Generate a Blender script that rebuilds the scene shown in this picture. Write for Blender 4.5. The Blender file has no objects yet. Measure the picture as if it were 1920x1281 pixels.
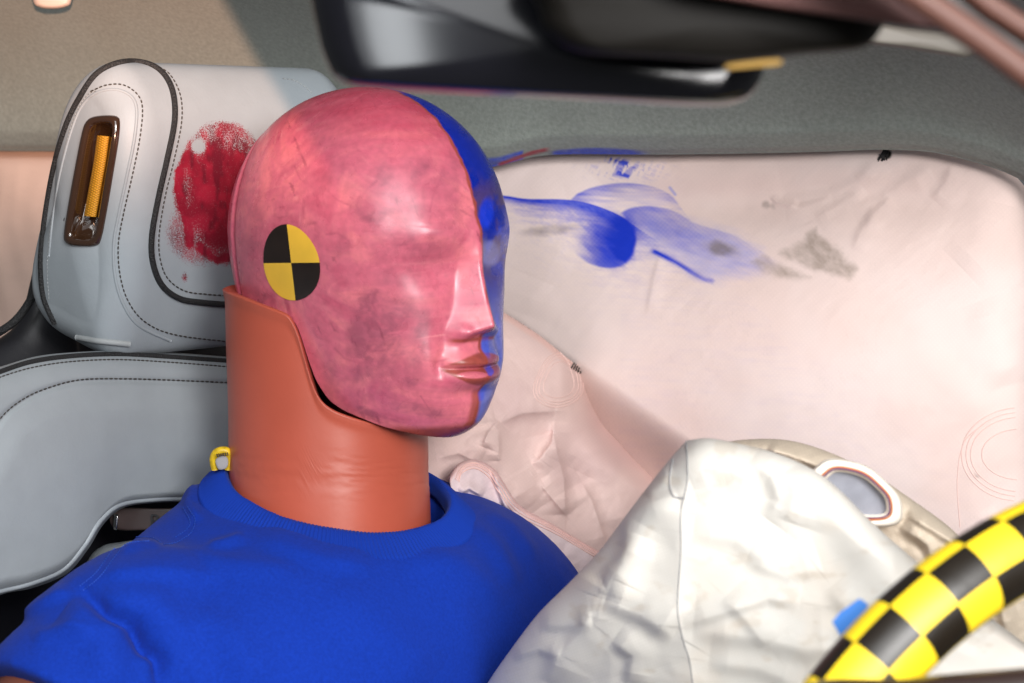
import bpy, bmesh, math, random
import numpy as np
from mathutils import Vector
from mathutils.bvhtree import BVHTree

random.seed(4); rng = np.random.default_rng(7)
scene = bpy.context.scene
COL = scene.collection

# ------------------------------------------------------------------ camera
FPX = 3670.0
PITCH = math.radians(6.0)
CAM = np.array([0.0, 0.0, 1.30])
AX = np.array([1.0, 0, 0])
AF = np.array([0, math.cos(PITCH), -math.sin(PITCH)])
AU = np.array([0, math.sin(PITCH), math.cos(PITCH)])
cam = bpy.data.cameras.new('camera'); cam_o = bpy.data.objects.new('camera', cam); COL.objects.link(cam_o)
cam.sensor_width = 36.0; cam.lens = 36.0 * FPX / 1920.0
cam.clip_start = 0.01; cam.clip_end = 50
cam_o.location = CAM; cam_o.rotation_euler = (math.pi / 2 - PITCH, 0, 0)
cam.dof.use_dof = True; cam.dof.focus_distance = 1.36; cam.dof.aperture_fstop = 9.5
scene.camera = cam_o

# ------------------------------------------------------------------ world and lamps (a car cabin in a hall, lit by lamps and added lights)
world = bpy.data.worlds.new('World'); scene.world = world; world.use_nodes = True
bg = world.node_tree.nodes['Background']
bg.inputs['Color'].default_value = (0.95, 0.97, 1.0, 1); bg.inputs['Strength'].default_value = 0.12
def P(px, py, d):
    px = np.asarray(px, float); py = np.asarray(py, float); d = np.asarray(d, float)
    px, py, d = np.broadcast_arrays(px, py, d)
    x = (px - 960.0) / FPX; y = (640.5 - py) / FPX
    return CAM + d[..., None] * (AF + x[..., None] * AX + y[..., None] * AU)
def area_lamp(name, loc, target, size, power, color, size_y=None, spread=180):
    l = bpy.data.lights.new(name, 'AREA'); l.energy = power; l.color = color
    l.shape = 'RECTANGLE' if size_y else 'DISK'; l.size = size
    if size_y: l.size_y = size_y
    l.spread = math.radians(spread)
    o = bpy.data.objects.new(name, l); COL.objects.link(o); o.location = loc
    o.rotation_euler = (Vector(target) - Vector(loc)).to_track_quat('-Z', 'Y').to_euler()
    return o
area_lamp('flash_lamp', (0.52, -0.38, 1.66), (0.0, 1.4, 1.20), 0.60, 37.0, (1.0, 0.985, 0.97))
area_lamp('added_fill_light', (0.1, -0.9, 2.5), (0.0, 1.4, 1.1), 1.5, 30.0, (0.97, 0.985, 1.0), 1.2)  # unseen fill light added overhead to soften the contrast
area_lamp('hall_lamp', (-0.40, -0.35, 1.72), (-0.05, 1.3, 1.2), 0.16, 6.5, (0.93, 0.97, 1.0), 0.75)
# added spot standing in for the windshield's beige reflection; slanted edge, left side only
sl = bpy.data.lights.new('added_veil_spot', 'SPOT'); sl.energy = 180.0; sl.color = (1.0, 0.56, 0.36); sl.spot_size = math.radians(60); sl.spot_blend = 0.1; sl.shadow_soft_size = 0.006
so = bpy.data.objects.new('added_veil_spot', sl); COL.objects.link(so); so.location = CAM + np.array([0.0, -0.01, 0.035]); so.rotation_euler = cam_o.rotation_euler
sl.use_nodes = True; nt = sl.node_tree; em = nt.nodes['Emission']; _n = nt.nodes.new; _l = nt.links.new
def _m(op, a, b=None, c=None):
    n = _n('ShaderNodeMath'); n.operation = op
    for i, q in enumerate((a, b, c)):
        if q is None: continue
        if isinstance(q, (int, float)): n.inputs[i].default_value = q
        else: _l(q, n.inputs[i])
    return n.outputs[0]
tcn = _n('ShaderNodeTexCoord'); sx = _n('ShaderNodeSeparateXYZ'); _l(tcn.outputs['Normal'], sx.inputs[0])
zz = _m('MULTIPLY', sx.outputs['Z'], -1.0); ax = _m('DIVIDE', sx.outputs['X'], zz); ay = _m('DIVIDE', sx.outputs['Y'], zz)
def _ss(v, lo, hi):
    n = _n('ShaderNodeMapRange'); n.interpolation_type = 'SMOOTHSTEP'; n.inputs['From Min'].default_value = lo; n.inputs['From Max'].default_value = hi; _l(v, n.inputs['Value']); return n.outputs[0]
EDGE_SHIFT = (0.0, 0.0)      # shift of the veil's edge, in slope units
side = _m('ADD', _m('MULTIPLY', ay, 0.583), _m('ADD', ax, 0.0))        # edge runs down to the right
EDGE = (420 - 960) / FPX + 0.583 * 640.5 / FPX
g1 = _ss(side, EDGE + 0.0028 - 0.013, EDGE - 0.0028 - 0.013); g2 = _ss(ay, 0.01, 0.15)
_l(_m('MULTIPLY', g1, g2), em.inputs['Strength'])
scene.view_settings.view_transform = 'Standard'; scene.view_settings.look = 'None'
scene.view_settings.exposure = 0.0; scene.view_settings.gamma = 1.0; scene.view_settings.use_curve_mapping = False
scene.cycles.max_bounces = 8; scene.cycles.use_denoising = True

# ------------------------------------------------------------------ maths helpers
def proj(p):
    q = np.asarray(p) - CAM
    d = q @ AF
    return 960 + FPX * (q @ AX) / d, 640.5 - FPX * (q @ AU) / d, d
def sstep(a, b, x):
    t = np.clip((x - a) / (b - a), 0, 1); return t * t * (3 - 2 * t)
def _hash(ix, iy, iz, seed):
    h = (ix.astype(np.int64) * 374761393 + iy.astype(np.int64) * 668265263 + iz.astype(np.int64) * 2147483647 + seed * 974711) & 0xFFFFFFFF
    h = ((h ^ (h >> 13)) * 1274126177) & 0xFFFFFFFF
    h = h ^ (h >> 16)
    return (h & 0xFFFF) / 65535.0
def vnoise(x, y, z=0.0, seed=0):
    x, y, z = np.broadcast_arrays(np.asarray(x, float), np.asarray(y, float), np.asarray(z, float))
    ix, iy, iz = np.floor(x), np.floor(y), np.floor(z)
    fx, fy, fz = x - ix, y - iy, z - iz
    fx = fx * fx * (3 - 2 * fx); fy = fy * fy * (3 - 2 * fy); fz = fz * fz * (3 - 2 * fz)
    r = 0
    for dx in (0, 1):
        for dy in (0, 1):
            for dz in (0, 1):
                w = (fx if dx else 1 - fx) * (fy if dy else 1 - fy) * (fz if dz else 1 - fz)
                r = r + w * _hash(ix + dx, iy + dy, iz + dz, seed)
    return r
def fbm(x, y, z=0.0, seed=0, octv=4, gain=0.5):
    r, a, s, f = 0, 1.0, 0.0, 1.0
    for k in range(octv):
        r = r + a * vnoise(np.asarray(x) * f, np.asarray(y) * f, np.asarray(z) * f, seed + k * 17); s += a; a *= gain; f *= 2.03
    return r / s
def catmull(pts, n, closed=False):
    pts = np.asarray(pts, float); m = len(pts)
    if closed: q = np.vstack([pts[-1:], pts, pts[:2]]); segs = m
    else: q = np.vstack([2 * pts[:1] - pts[1:2], pts, 2 * pts[-1:] - pts[-2:-1]]); segs = m - 1
    out = []
    for i in range(segs):
        p0, p1, p2, p3 = q[i:i + 4]
        t = np.linspace(0, 1, 24, endpoint=False)[:, None]
        out.append(0.5 * (2 * p1 + (p2 - p0) * t + (2 * p0 - 5 * p1 + 4 * p2 - p3) * t ** 2 + (3 * p1 - p0 - 3 * p2 + p3) * t ** 3))
    out.append(q[segs + 1][None] if not closed else pts[:1])
    c = np.vstack(out)
    L = np.concatenate([[0], np.cumsum(np.linalg.norm(np.diff(c, axis=0), axis=1))])
    s = np.linspace(0, L[-1], n + 1)[:-1] if closed else np.linspace(0, L[-1], n)
    return np.stack([np.interp(s, L, c[:, k]) for k in range(c.shape[1])], 1)
def pdist(px, py, pts):
    """distance to a polyline, signed side, and fraction along it"""
    pts = np.asarray(pts, float); best = np.full(np.shape(px), 1e9); sg = np.zeros(np.shape(px)); fr = np.zeros(np.shape(px))
    L = np.linalg.norm(np.diff(pts, axis=0), axis=1); T = L.sum(); acc = 0
    for i in range(len(pts) - 1):
        a, b = pts[i], pts[i + 1]; ab = b - a
        t = np.clip(((px - a[0]) * ab[0] + (py - a[1]) * ab[1]) / (ab @ ab + 1e-9), 0, 1)
        dx, dy = px - a[0] - t * ab[0], py - a[1] - t * ab[1]
        d = np.hypot(dx, dy); m = d < best
        best = np.where(m, d, best); sg = np.where(m, np.sign(ab[0] * dy - ab[1] * dx), sg); fr = np.where(m, (acc + t * L[i]) / T, fr)
        acc += L[i]
    return best, sg, fr
def crease(px, py, pts, w, amp, kind='r'):
    """height of a fold running along a polyline: r ridge, f one-sided fold (steep on its right side), tapering at both ends"""
    d, s, fr = pdist(px, py, pts)
    tap = np.clip(np.minimum(fr, 1 - fr) * 5 + 0.05, 0, 1) ** 0.7
    if kind == 'r': return amp * tap * np.exp(-(d / w) ** 2)
    x = d * s / w
    if kind == 'F': return amp * tap * np.where(x > 0, np.exp(-x * 3.2) * 1.0, np.exp(-(x / 1.6) ** 2))
    return amp * tap * np.where(x > 0, np.exp(-(x * 1.7) ** 2), np.exp(-(x / 1.7) ** 2))
def ell(px, py, cx, cy, rx, ry, ang=0):
    a = math.radians(ang); dx, dy = px - cx, py - cy
    u = (dx * math.cos(a) + dy * math.sin(a)) / rx; v = (-dx * math.sin(a) + dy * math.cos(a)) / ry
    return np.sqrt(u * u + v * v)
def inpoly(px, py, poly):
    poly = np.asarray(poly, float); r = np.zeros(np.shape(px), bool); n = len(poly)
    for i in range(n):
        x0, y0 = poly[i]; x1, y1 = poly[(i + 1) % n]
        c = ((y0 > py) != (y1 > py)) & (px < (x1 - x0) * (py - y0) / (y1 - y0 + 1e-12) + x0)
        r ^= c
    return r
def softpoly(px, py, poly, w):
    """1 inside, 0 outside, soft over w pixels"""
    d, _, _ = pdist(px, py, list(poly) + [poly[0]])
    return sstep(-w, w, np.where(inpoly(px, py, poly), d, -d))

# ------------------------------------------------------------------ mesh helpers
def link(o, parent=None):
    COL.objects.link(o)
    if parent is not None: o.parent = parent
    return o
def mesh_obj(name, V, Fq, mat, parent=None, smooth=True, uv=None, col=None, mats=None, midx=None, paint=None):
    V = np.asarray(V, np.float32).reshape(-1, 3); me = bpy.data.meshes.new(name)
    if isinstance(Fq, np.ndarray):
        nf, k = Fq.shape
        me.vertices.add(len(V)); me.vertices.foreach_set('co', V.ravel())
        me.loops.add(nf * k); me.loops.foreach_set('vertex_index', Fq.astype(np.int32).ravel())
        me.polygons.add(nf); me.polygons.foreach_set('loop_start', np.arange(0, nf * k, k, dtype=np.int32))
        me.update(calc_edges=True); me.validate()
    else:
        me.from_pydata([tuple(v) for v in V], [], [tuple(int(i) for i in f) for f in Fq]); me.update()
    if smooth: me.polygons.foreach_set('use_smooth', np.ones(len(me.polygons), bool))
    if uv is not None:
        l = me.uv_layers.new(name='UVMap'); li = np.empty(len(me.loops), np.int32); me.loops.foreach_get('vertex_index', li)
        l.data.foreach_set('uv', np.asarray(uv, np.float32).reshape(-1, 2)[li].ravel())
    if col is not None:
        a = me.color_attributes.new('Col', 'FLOAT_COLOR', 'POINT'); c = np.ones((len(V), 4), np.float32); c[:, :np.shape(col)[-1]] = np.reshape(col, (len(V), -1))
        a.data.foreach_set('color', c.ravel())
    if paint is not None:
        a = me.color_attributes.new('Paint', 'FLOAT_COLOR', 'POINT'); a.data.foreach_set('color', np.asarray(paint, np.float32).reshape(-1))
    for m in (mats or [mat]): me.materials.append(m)
    if midx is not None: me.polygons.foreach_set('material_index', np.asarray(midx, np.int32))
    return link(bpy.data.objects.new(name, me), parent)
def grid_faces(nu, nv, cu=False, cv=False, off=0):
    a = np.arange(nu * nv).reshape(nu, nv) + off
    if cu: a = np.vstack([a, a[:1]])
    if cv: a = np.hstack([a, a[:, :1]])
    return np.stack([a[:-1, :-1], a[1:, :-1], a[1:, 1:], a[:-1, 1:]], -1).reshape(-1, 4)
def frames(path):
    path = np.asarray(path, float); t = np.gradient(path, axis=0); t /= np.linalg.norm(t, axis=1)[:, None] + 1e-12
    ref = np.array([0, 0, 1.0]) if abs(t[0][2]) < 0.9 else np.array([1.0, 0, 0])
    n = np.cross(t[0], ref); n /= np.linalg.norm(n); N = []
    for i in range(len(path)):
        n = n - (n @ t[i]) * t[i]; n /= np.linalg.norm(n); N.append(n)
    N = np.array(N); return t, N, np.cross(t, N)
def tube_geo(path, r, sides=8):
    path = np.asarray(path, float); t, N, B = frames(path); a = np.linspace(0, 2 * math.pi, sides, endpoint=False)
    r = np.broadcast_to(np.asarray(r, float), (len(path),))[:, None, None]
    V = path[:, None] + r * (np.cos(a)[None, :, None] * N[:, None] + np.sin(a)[None, :, None] * B[:, None])
    F = [list(f) for f in grid_faces(len(path), sides, cv=True)]
    n = len(path) * sides; F += [list(range(sides))[::-1], list(range(n - sides, n))]
    return V.reshape(-1, 3), F
def tube(name, path, r, mat, parent=None, sides=8):
    V, F = tube_geo(path, r, sides); return mesh_obj(name, V, F, mat, parent)
def join_geo(parts):
    V, F, o = [], [], 0
    for v, f in parts:
        V.append(v); F += [[i + o for i in q] for q in f]; o += len(v)
    return np.vstack(V), F
def bvh_of(o):
    me = o.data; mw = o.matrix_world
    v = np.empty(len(me.vertices) * 3, np.float32); me.vertices.foreach_get('co', v)
    return BVHTree.FromPolygons([tuple(x) for x in v.reshape(-1, 3)], [tuple(p.vertices) for p in me.polygons])
def lay(bvh, pts, lift=0.0):
    """lay a line of picture points on a surface: where each sight line first meets it, lifted along the normal"""
    out, nrm = [], []
    for x, y in pts:
        d = P(x, y, 1.0) - CAM; d /= np.linalg.norm(d)
        h, n, i, dist = bvh.ray_cast(Vector(CAM), Vector(d))
        if h is None:      # just past the outline: the nearest point of the surface
            if not out: h, n, i, dist = bvh.find_nearest(Vector(CAM + d * 1.38))
            else: h, n, i, dist = bvh.find_nearest(Vector(CAM + d * np.linalg.norm(out[-1] - CAM)))
            if h is None or dist > 0.02: continue
        n = np.array(n); n = n if n @ d < 0 else -n
        out.append(np.array(h) + n * lift); nrm.append(n)
    return np.array(out), np.array(nrm)
def stitches(name, bvh, pts, step, length, width, mat, parent, lift=0.0003, closed=False):
    c = catmull(pts, 400, closed); L = np.concatenate([[0], np.cumsum(np.hypot(*np.diff(c, axis=0).T))])
    parts = []; s = 0
    while s + length < L[-1]:
        q = np.stack([np.interp([s, s + length / 2, s + length], L, c[:, k]) for k in (0, 1)], 1)
        w, n = lay(bvh, q, lift)
        if len(w) == 3 and np.linalg.norm(w[2] - w[0]) < 0.02:
            parts.append(tube_geo(w, [width * .6, width, width * .6], 5))
        s += step
    V, F = join_geo(parts); o = mesh_obj(name, V, F, mat, parent); o['kind'] = 'stuff'; return o
def laid_tube(name, bvh, pts, r, mat, parent, lift=0.0, n=160, closed=False, sides=8):
    w, _ = lay(bvh, catmull(pts, n, closed), lift)
    return tube(name, w, r, mat, parent, sides)
def coons(top, bot, left, right, nu, nv, uw=None, vw=None):
    """four-sided patch: top and bottom run left to right, left and right run top to bottom"""
    u = np.linspace(0, 1, nu) if uw is None else uw; v = np.linspace(0, 1, nv) if vw is None else vw
    ev = lambda pts, w: (lambda c: np.stack([np.interp(w, np.linspace(0, 1, len(c)), c[:, k]) for k in (0, 1)], 1))(catmull(pts, 1500))
    t, b, l, r = ev(top, u), ev(bot, u), ev(left, v), ev(right, v)
    u = u[:, None, None]; v = v[None, :, None]
    S = (1 - v) * t[:, None] + v * b[:, None] + (1 - u) * l[None] + u * r[None]
    S -= (1 - u) * (1 - v) * t[0] + u * (1 - v) * t[-1] + (1 - u) * v * b[0] + u * v * b[-1]
    return S[..., 0], S[..., 1], np.broadcast_to(u[..., 0], (nu, nv)), np.broadcast_to(v[..., 0], (nu, nv))
def shell(name, px, py, d, mat, parent=None, thick=0.1, col=None, bulge=None):
    """closed cushion: a front sheet, and a back sheet further from the camera joined along the rim"""
    nu, nv = px.shape
    Fv = P(px, py, d).reshape(-1, 3)
    st = 4
    iu = np.unique(np.append(np.arange(0, nu, st), nu - 1)); iv = np.unique(np.append(np.arange(0, nv, st), nv - 1))
    U, Vv = np.meshgrid(np.linspace(0, 1, len(iu)), np.linspace(0, 1, len(iv)), indexing='ij')
    prof = (np.clip(np.minimum(np.minimum(U, 1 - U), np.minimum(Vv, 1 - Vv)) * 5, 0, 1)) ** 0.5
    Bv = P(px[np.ix_(iu, iv)], py[np.ix_(iu, iv)], d[np.ix_(iu, iv)] + 0.002 + thick * prof).reshape(-1, 3)
    F1 = grid_faces(nu, nv); F2 = grid_faces(len(iu), len(iv), off=nu * nv)[:, ::-1]
    g = np.arange(nu * nv).reshape(nu, nv); h = np.arange(len(iu) * len(iv)).reshape(len(iu), len(iv)) + nu * nv
    rimF = np.concatenate([g[:, 0], g[-1, 1:], g[-2::-1, -1], g[0, -2:0:-1]]); 
    gi = g[np.ix_(iu, iv)]
    a = np.concatenate([gi[:, 0], gi[-1, 1:], gi[-2::-1, -1], gi[0, -2::-1]]); b = np.concatenate([h[:, 0], h[-1, 1:], h[-2::-1, -1], h[0, -2::-1]])
    F3 = np.stack([a[:-1], b[:-1], b[1:], a[1:]], 1)
    V = np.vstack([Fv, Bv]); uv = np.vstack([np.stack([px.ravel(), py.ravel()], 1), np.stack([px[np.ix_(iu, iv)].ravel(), py[np.ix_(iu, iv)].ravel()], 1)]) / 100.0
    c = None
    if col is not None: c = np.vstack([col.reshape(nu * nv, -1), col[np.ix_(iu, iv)].reshape(len(iu) * len(iv), -1)])
    return mesh_obj(name, V, np.vstack([F1, F2, F3]), mat, parent, uv=uv, col=c)
def slab(name, poly, depth, thick, mat, parent=None, rings=14, edge=0.35, bow=0.3, n=160, tilt=(0, 0), sharp=False):
    """solid with the given outline: rounded rim, slightly bowed face, real thickness behind"""
    poly = np.asarray(poly, float); c = catmull(poly, n, True) if not sharp else catmull_lin(poly, n); ctr = poly.mean(0)
    V, s_ = [], np.concatenate([np.linspace(0.001, 1 - edge, rings // 2), 1 - edge + edge * np.sin(np.linspace(0, math.pi / 2, rings)[1:])])
    for s in s_:
        e = max(0, (s - (1 - edge)) / edge); z = math.sqrt(max(0, 1 - e * e)) * (1 - bow) + bow * (1 - s * s)
        q = ctr + (c - ctr) * s
        d = depth - thick * 0.5 * z + (q[:, 0] - ctr[0]) * tilt[0] + (q[:, 1] - ctr[1]) * tilt[1]
        V.append(P(q[:, 0], q[:, 1], d))
    for s in s_[::-1]:
        e = max(0, (s - (1 - edge)) / edge); z = math.sqrt(max(0, 1 - e * e)); q = ctr + (c - ctr) * s
        V.append(P(q[:, 0], q[:, 1], depth + 0.001 + thick * 0.5 * z + (q[:, 0] - ctr[0]) * tilt[0] + (q[:, 1] - ctr[1]) * tilt[1]))
    m = len(V); V = np.array(V)
    F = [list(f) for f in grid_faces(m, n, cv=True)]; F += [list(range(n)), list(range((m - 1) * n, m * n))[::-1]]
    return mesh_obj(name, V, F, mat, parent)
def catmull_lin(pts, n):
    pts = np.vstack([pts, pts[:1]]); L = np.concatenate([[0], np.cumsum(np.hypot(*np.diff(pts, axis=0).T))]); s = np.linspace(0, L[-1], n, endpoint=False)
    return np.stack([np.interp(s, L, pts[:, k]) for k in (0, 1)], 1)
def tag(o, label, cat=None, group=None, kind=None):
    if label: o['label'] = label
    if cat: o['category'] = cat
    if group: o['group'] = group
    if kind: o['kind'] = kind
    return o
def empty(name, loc, label, cat):
    o = bpy.data.objects.new(name, None); COL.objects.link(o); o.location = (0, 0, 0); o.empty_display_size = 0.05
    return tag(o, label, cat)

# ------------------------------------------------------------------ materials
def srgb(r, g, b):
    f = lambda c: c / 12.92 if c <= 0.04045 else ((c + 0.055) / 1.055) ** 2.4
    return (f(r / 255), f(g / 255), f(b / 255))
def material(name, base, rough=0.5, attr=False, bump=None, bscale=200, bstr=0.2, spec=0.5, metal=0, coat=0, sheen=0, vary=0.0, vscale=30, twill=None, rvary=0.0, coatr=0.05, coords='Object', bdist=0.001, paint=None):
    m = bpy.data.materials.new(name); m.use_nodes = True; nt = m.node_tree; b = nt.nodes['Principled BSDF']; N = nt.nodes.new; Lk = nt.links.new
    b.inputs['Roughness'].default_value = rough; b.inputs['Specular IOR Level'].default_value = spec; b.inputs['Metallic'].default_value = metal
    b.inputs['Coat Weight'].default_value = coat; b.inputs['Coat Roughness'].default_value = coatr; b.inputs['Sheen Weight'].default_value = sheen
    tc = N('ShaderNodeTexCoord')
    if attr:
        a = N('ShaderNodeAttribute'); a.attribute_name = 'Col'; c = a.outputs['Color']
    else:
        r = N('ShaderNodeRGB'); r.outputs[0].default_value = (*base, 1); c = r.outputs[0]
    if vary:
        n = N('ShaderNodeTexNoise'); n.inputs['Scale'].default_value = vscale; n.inputs['Detail'].default_value = 6; Lk(tc.outputs[coords], n.inputs['Vector'])
        mr = N('ShaderNodeMapRange'); mr.inputs['To Min'].default_value = 1 - vary; mr.inputs['To Max'].default_value = 1 + vary; mr.inputs['From Min'].default_value = .3; mr.inputs['From Max'].default_value = .7
        Lk(n.outputs['Fac'], mr.inputs['Value'])
        mx = N('ShaderNodeVectorMath'); mx.operation = 'SCALE'; Lk(c, mx.inputs[0]); Lk(mr.outputs[0], mx.inputs['Scale']); c = mx.outputs[0]
    if paint:   # a second colour laid on in grains: Paint attribute, alpha is how much of the surface it covers
        gs, soft = paint
        a = N('ShaderNodeAttribute'); a.attribute_name = 'Paint'
        n = N('ShaderNodeTexNoise'); n.inputs['Scale'].default_value = gs; n.inputs['Detail'].default_value = 1.5; Lk(tc.outputs['Object'], n.inputs['Vector'])
        m1 = N('ShaderNodeMapRange'); m1.inputs['From Min'].default_value = .28; m1.inputs['From Max'].default_value = .72; Lk(n.outputs['Fac'], m1.inputs['Value'])
        sb = N('ShaderNodeMath'); sb.operation = 'SUBTRACT'; Lk(a.outputs['Alpha'], sb.inputs[0]); Lk(m1.outputs[0], sb.inputs[1])
        m2 = N('ShaderNodeMapRange'); m2.interpolation_type = 'SMOOTHSTEP'; m2.inputs['From Min'].default_value = -soft; m2.inputs['From Max'].default_value = soft * .6; Lk(sb.outputs[0], m2.inputs['Value'])
        gt = N('ShaderNodeMath'); gt.operation = 'MULTIPLY'; st = N('ShaderNodeMapRange'); st.inputs['From Max'].default_value = 0.06; Lk(a.outputs['Alpha'], st.inputs['Value']); Lk(m2.outputs[0], gt.inputs[0]); Lk(st.outputs[0], gt.inputs[1])
        mx = N('ShaderNodeMix'); mx.data_type = 'RGBA'; Lk(gt.outputs[0], mx.inputs['Factor']); Lk(c, mx.inputs['A']); Lk(a.outputs['Color'], mx.inputs['B']); c = mx.outputs['Result']
    h = None
    if bump:
        n = N('ShaderNodeTexNoise' if bump == 'noise' else 'ShaderNodeTexVoronoi'); n.inputs['Scale'].default_value = bscale
        if bump == 'noise': n.inputs['Detail'].default_value = 4
        Lk(tc.outputs[coords], n.inputs['Vector']); h = n.outputs[0]
        if rvary:
            mr = N('ShaderNodeMapRange'); mr.inputs['From Min'].default_value = .3; mr.inputs['From Max'].default_value = .7
            mr.inputs['To Min'].default_value = max(0, rough - rvary); mr.inputs['To Max'].default_value = rough + rvary; Lk(h, mr.inputs['Value']); Lk(mr.outputs[0], b.inputs['Roughness'])
    if twill:   # diagonal weave: (period in the surface's own units, angle, colour depth)
        per, ang, amt = twill
        mp = N('ShaderNodeMapping'); mp.inputs['Rotation'].default_value = (0, 0, math.radians(ang)); Lk(tc.outputs['UV'], mp.inputs['Vector'])
        hs = []
        for direc in ('X', 'Y'):
            w = N('ShaderNodeTexWave'); w.bands_direction = direc; w.inputs['Scale'].default_value = 0.314 / per; w.inputs['Distortion'].default_value = 1.2; w.inputs['Detail'].default_value = 1.0; w.inputs['Detail Scale'].default_value = 0.6
            Lk(mp.outputs[0], w.inputs['Vector']); hs.append(w.outputs['Fac'])
        mu = N('ShaderNodeMath'); mu.operation = 'MULTIPLY'; Lk(hs[0], mu.inputs[0]); Lk(hs[1], mu.inputs[1]); tw = mu.outputs[0]
        mr = N('ShaderNodeMapRange'); mr.inputs['To Min'].default_value = 1 - amt; mr.inputs['To Max'].default_value = 1 + amt * .7; Lk(tw, mr.inputs['Value'])
        mx = N('ShaderNodeVectorMath'); mx.operation = 'SCALE'; Lk(c, mx.inputs[0]); Lk(mr.outputs[0], mx.inputs['Scale']); c = mx.outputs[0]
        if h is None: h = tw
    Lk(c, b.inputs['Base Color'])
    if h is not None:
        bp = N('ShaderNodeBump'); bp.inputs['Strength'].default_value = bstr; bp.inputs['Distance'].default_value = bdist; Lk(h, bp.inputs['Height']); Lk(bp.outputs[0], b.inputs['Normal'])
    return m
M = {}
M['head'] = material('painted_vinyl', (0, 0, 0), 0.32, attr=True, bump='noise', bscale=70, bstr=0.08, bdist=0.0015, rvary=0.13, spec=0.5, vary=0.10, vscale=240)
M['vinyl'] = material('neck_vinyl', srgb(180, 84, 64), 0.40, bump='noise', bscale=300, bstr=0.06, vary=0.06, vscale=18, spec=0.4)
M['skin'] = material('arm_vinyl', srgb(116, 64, 48), 0.5, bump='noise', bscale=300, bstr=0.1)
M['shirt'] = material('blue_jersey', srgb(14, 50, 152), 0.9, bump='noise', bscale=1100, bstr=0.22, vary=0.12, vscale=520, spec=0.12, sheen=0.03)
M['rib'] = material('blue_rib_knit', srgb(16, 56, 162), 0.9, twill=(0.15, 0, 0.16), bstr=0.5, spec=0.15, sheen=0.03)
M['thread_blue'] = material('blue_thread', srgb(18, 68, 176), 0.7)
M['curtain'] = material('airbag_cloth', (0, 0, 0), 0.75, attr=True, twill=(0.062, 40, 0.018), bstr=0.03, spec=0.25)
M['sidebag'] = material('pink_airbag_cloth', (0, 0, 0), 0.7, attr=True, twill=(0.055, 35, 0.02), bstr=0.04, spec=0.3)
M['wheelbag'] = material('cream_airbag_cloth', (0, 0, 0), 0.6, attr=True, twill=(0.06, 20, 0.03), bstr=0.08, spec=0.35)
M['seam_pink'] = material('pink_thread', srgb(236, 196, 186), 0.8)
M['seam_soft'] = material('pale_pink_thread', srgb(228, 196, 188), 0.8)
M['seam_grey'] = material('grey_thread', srgb(150, 148, 150), 0.8)
M['orange_thread'] = material('orange_thread', srgb(205, 120, 70), 0.8)
M['purple_thread'] = material('purple_thread', srgb(120, 80, 110), 0.8)
M['leather'] = material('grey_leather', (0, 0, 0), 0.5, attr=True, paint=(1500, .32), bump='noise', bscale=420, bstr=0.14, vary=0.025, vscale=60, spec=0.4)
M['leather_back'] = material('grey_leather_cushion', (0, 0, 0), 0.5, attr=True, bump='noise', bscale=420, bstr=0.14, vary=0.025, vscale=60, spec=0.4)
M['leather_plain'] = material('grey_leather_back', srgb(148, 155, 160), 0.5, bump='noise', bscale=420, bstr=0.14, vary=0.025, vscale=60, spec=0.4)
M['piping'] = material('black_piping', (0.012, 0.012, 0.013), 0.7, bump='voronoi', bscale=900, bstr=0.8)
M['thread_dark'] = material('dark_thread', srgb(62, 58, 54), 0.7)
M['thread_grey'] = material('light_thread', srgb(150, 154, 155), 0.7)
M['bezel'] = material('bronze_bezel', (0.035, 0.016, 0.008), 0.12, spec=0.7, coat=0.6)
M['chrome'] = material('bright_trim', (0.5, 0.5, 0.5), 0.2, metal=1)
M['gold'] = material('gold_webbing', srgb(214, 150, 32), 0.6, twill=(0.10, 45, 0.40), bstr=0.6)
M['black_plastic'] = material('black_plastic', (0.010, 0.010, 0.013), 0.45, bump='noise', bscale=600, bstr=0.1)
M['blackleather'] = material('black_trim', (0.018, 0.016, 0.016), 0.6)
M['suede'] = material('grey_headliner', (0, 0, 0), 0.95, attr=True, bump='noise', bscale=520, bstr=0.55, vary=0.14, vscale=330, spec=0.1, sheen=0.2)
M['mirror'] = material('gloss_black', (0.005, 0.005, 0.007), 0.16, spec=0.4)
M['pod'] = material('dark_pod', (0.006, 0.005, 0.004), 0.6, spec=0.12)
M['yellow'] = material('yellow_vinyl', srgb(236, 186, 60), 0.45, vary=0.06, vscale=60)
M['markblack'] = material('black_vinyl', srgb(34, 24, 20), 0.30, vary=0.3, vscale=60)
M['tape_y'] = material('yellow_tape', srgb(250, 214, 36), 0.5, bump='noise', bscale=60, bstr=0.25, bdist=.002)
M['tape_k'] = material('black_tape', srgb(28, 22, 15), 0.42, bump='noise', bscale=60, bstr=0.25, bdist=.002)
M['blue_tape'] = material('blue_tape', srgb(70, 140, 230), 0.6)
M['rim'] = material('dark_rim', (0.02, 0.016, 0.012), 0.4)
M['beige'] = material('beige_plastic', srgb(112, 106, 98), 0.6)
M['copper'] = material('copper_trim', srgb(84, 52, 42), 0.6)
M['maroon'] = material('maroon_trim', srgb(84, 50, 46), 0.7)
M['brown'] = material('dark_brown_trim', srgb(40, 26, 22), 0.4)
M['plate'] = material('badge_plastic', srgb(74, 60, 58), 0.4)
M['label'] = material('worn_label', srgb(128, 98, 36), 0.8)
M['plate_pale'] = material('pale_plastic', srgb(170, 150, 138), 0.5)
M['ring'] = material('white_vent_cloth', srgb(250, 240, 226), 0.7)
M['vent_in'] = material('grey_vent_inside', srgb(140, 142, 152), 0.8, vary=0.12, vscale=90)
M['tagc'] = material('yellow_tag', srgb(212, 176, 30), 0.4, vary=0.3, vscale=300)

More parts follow.
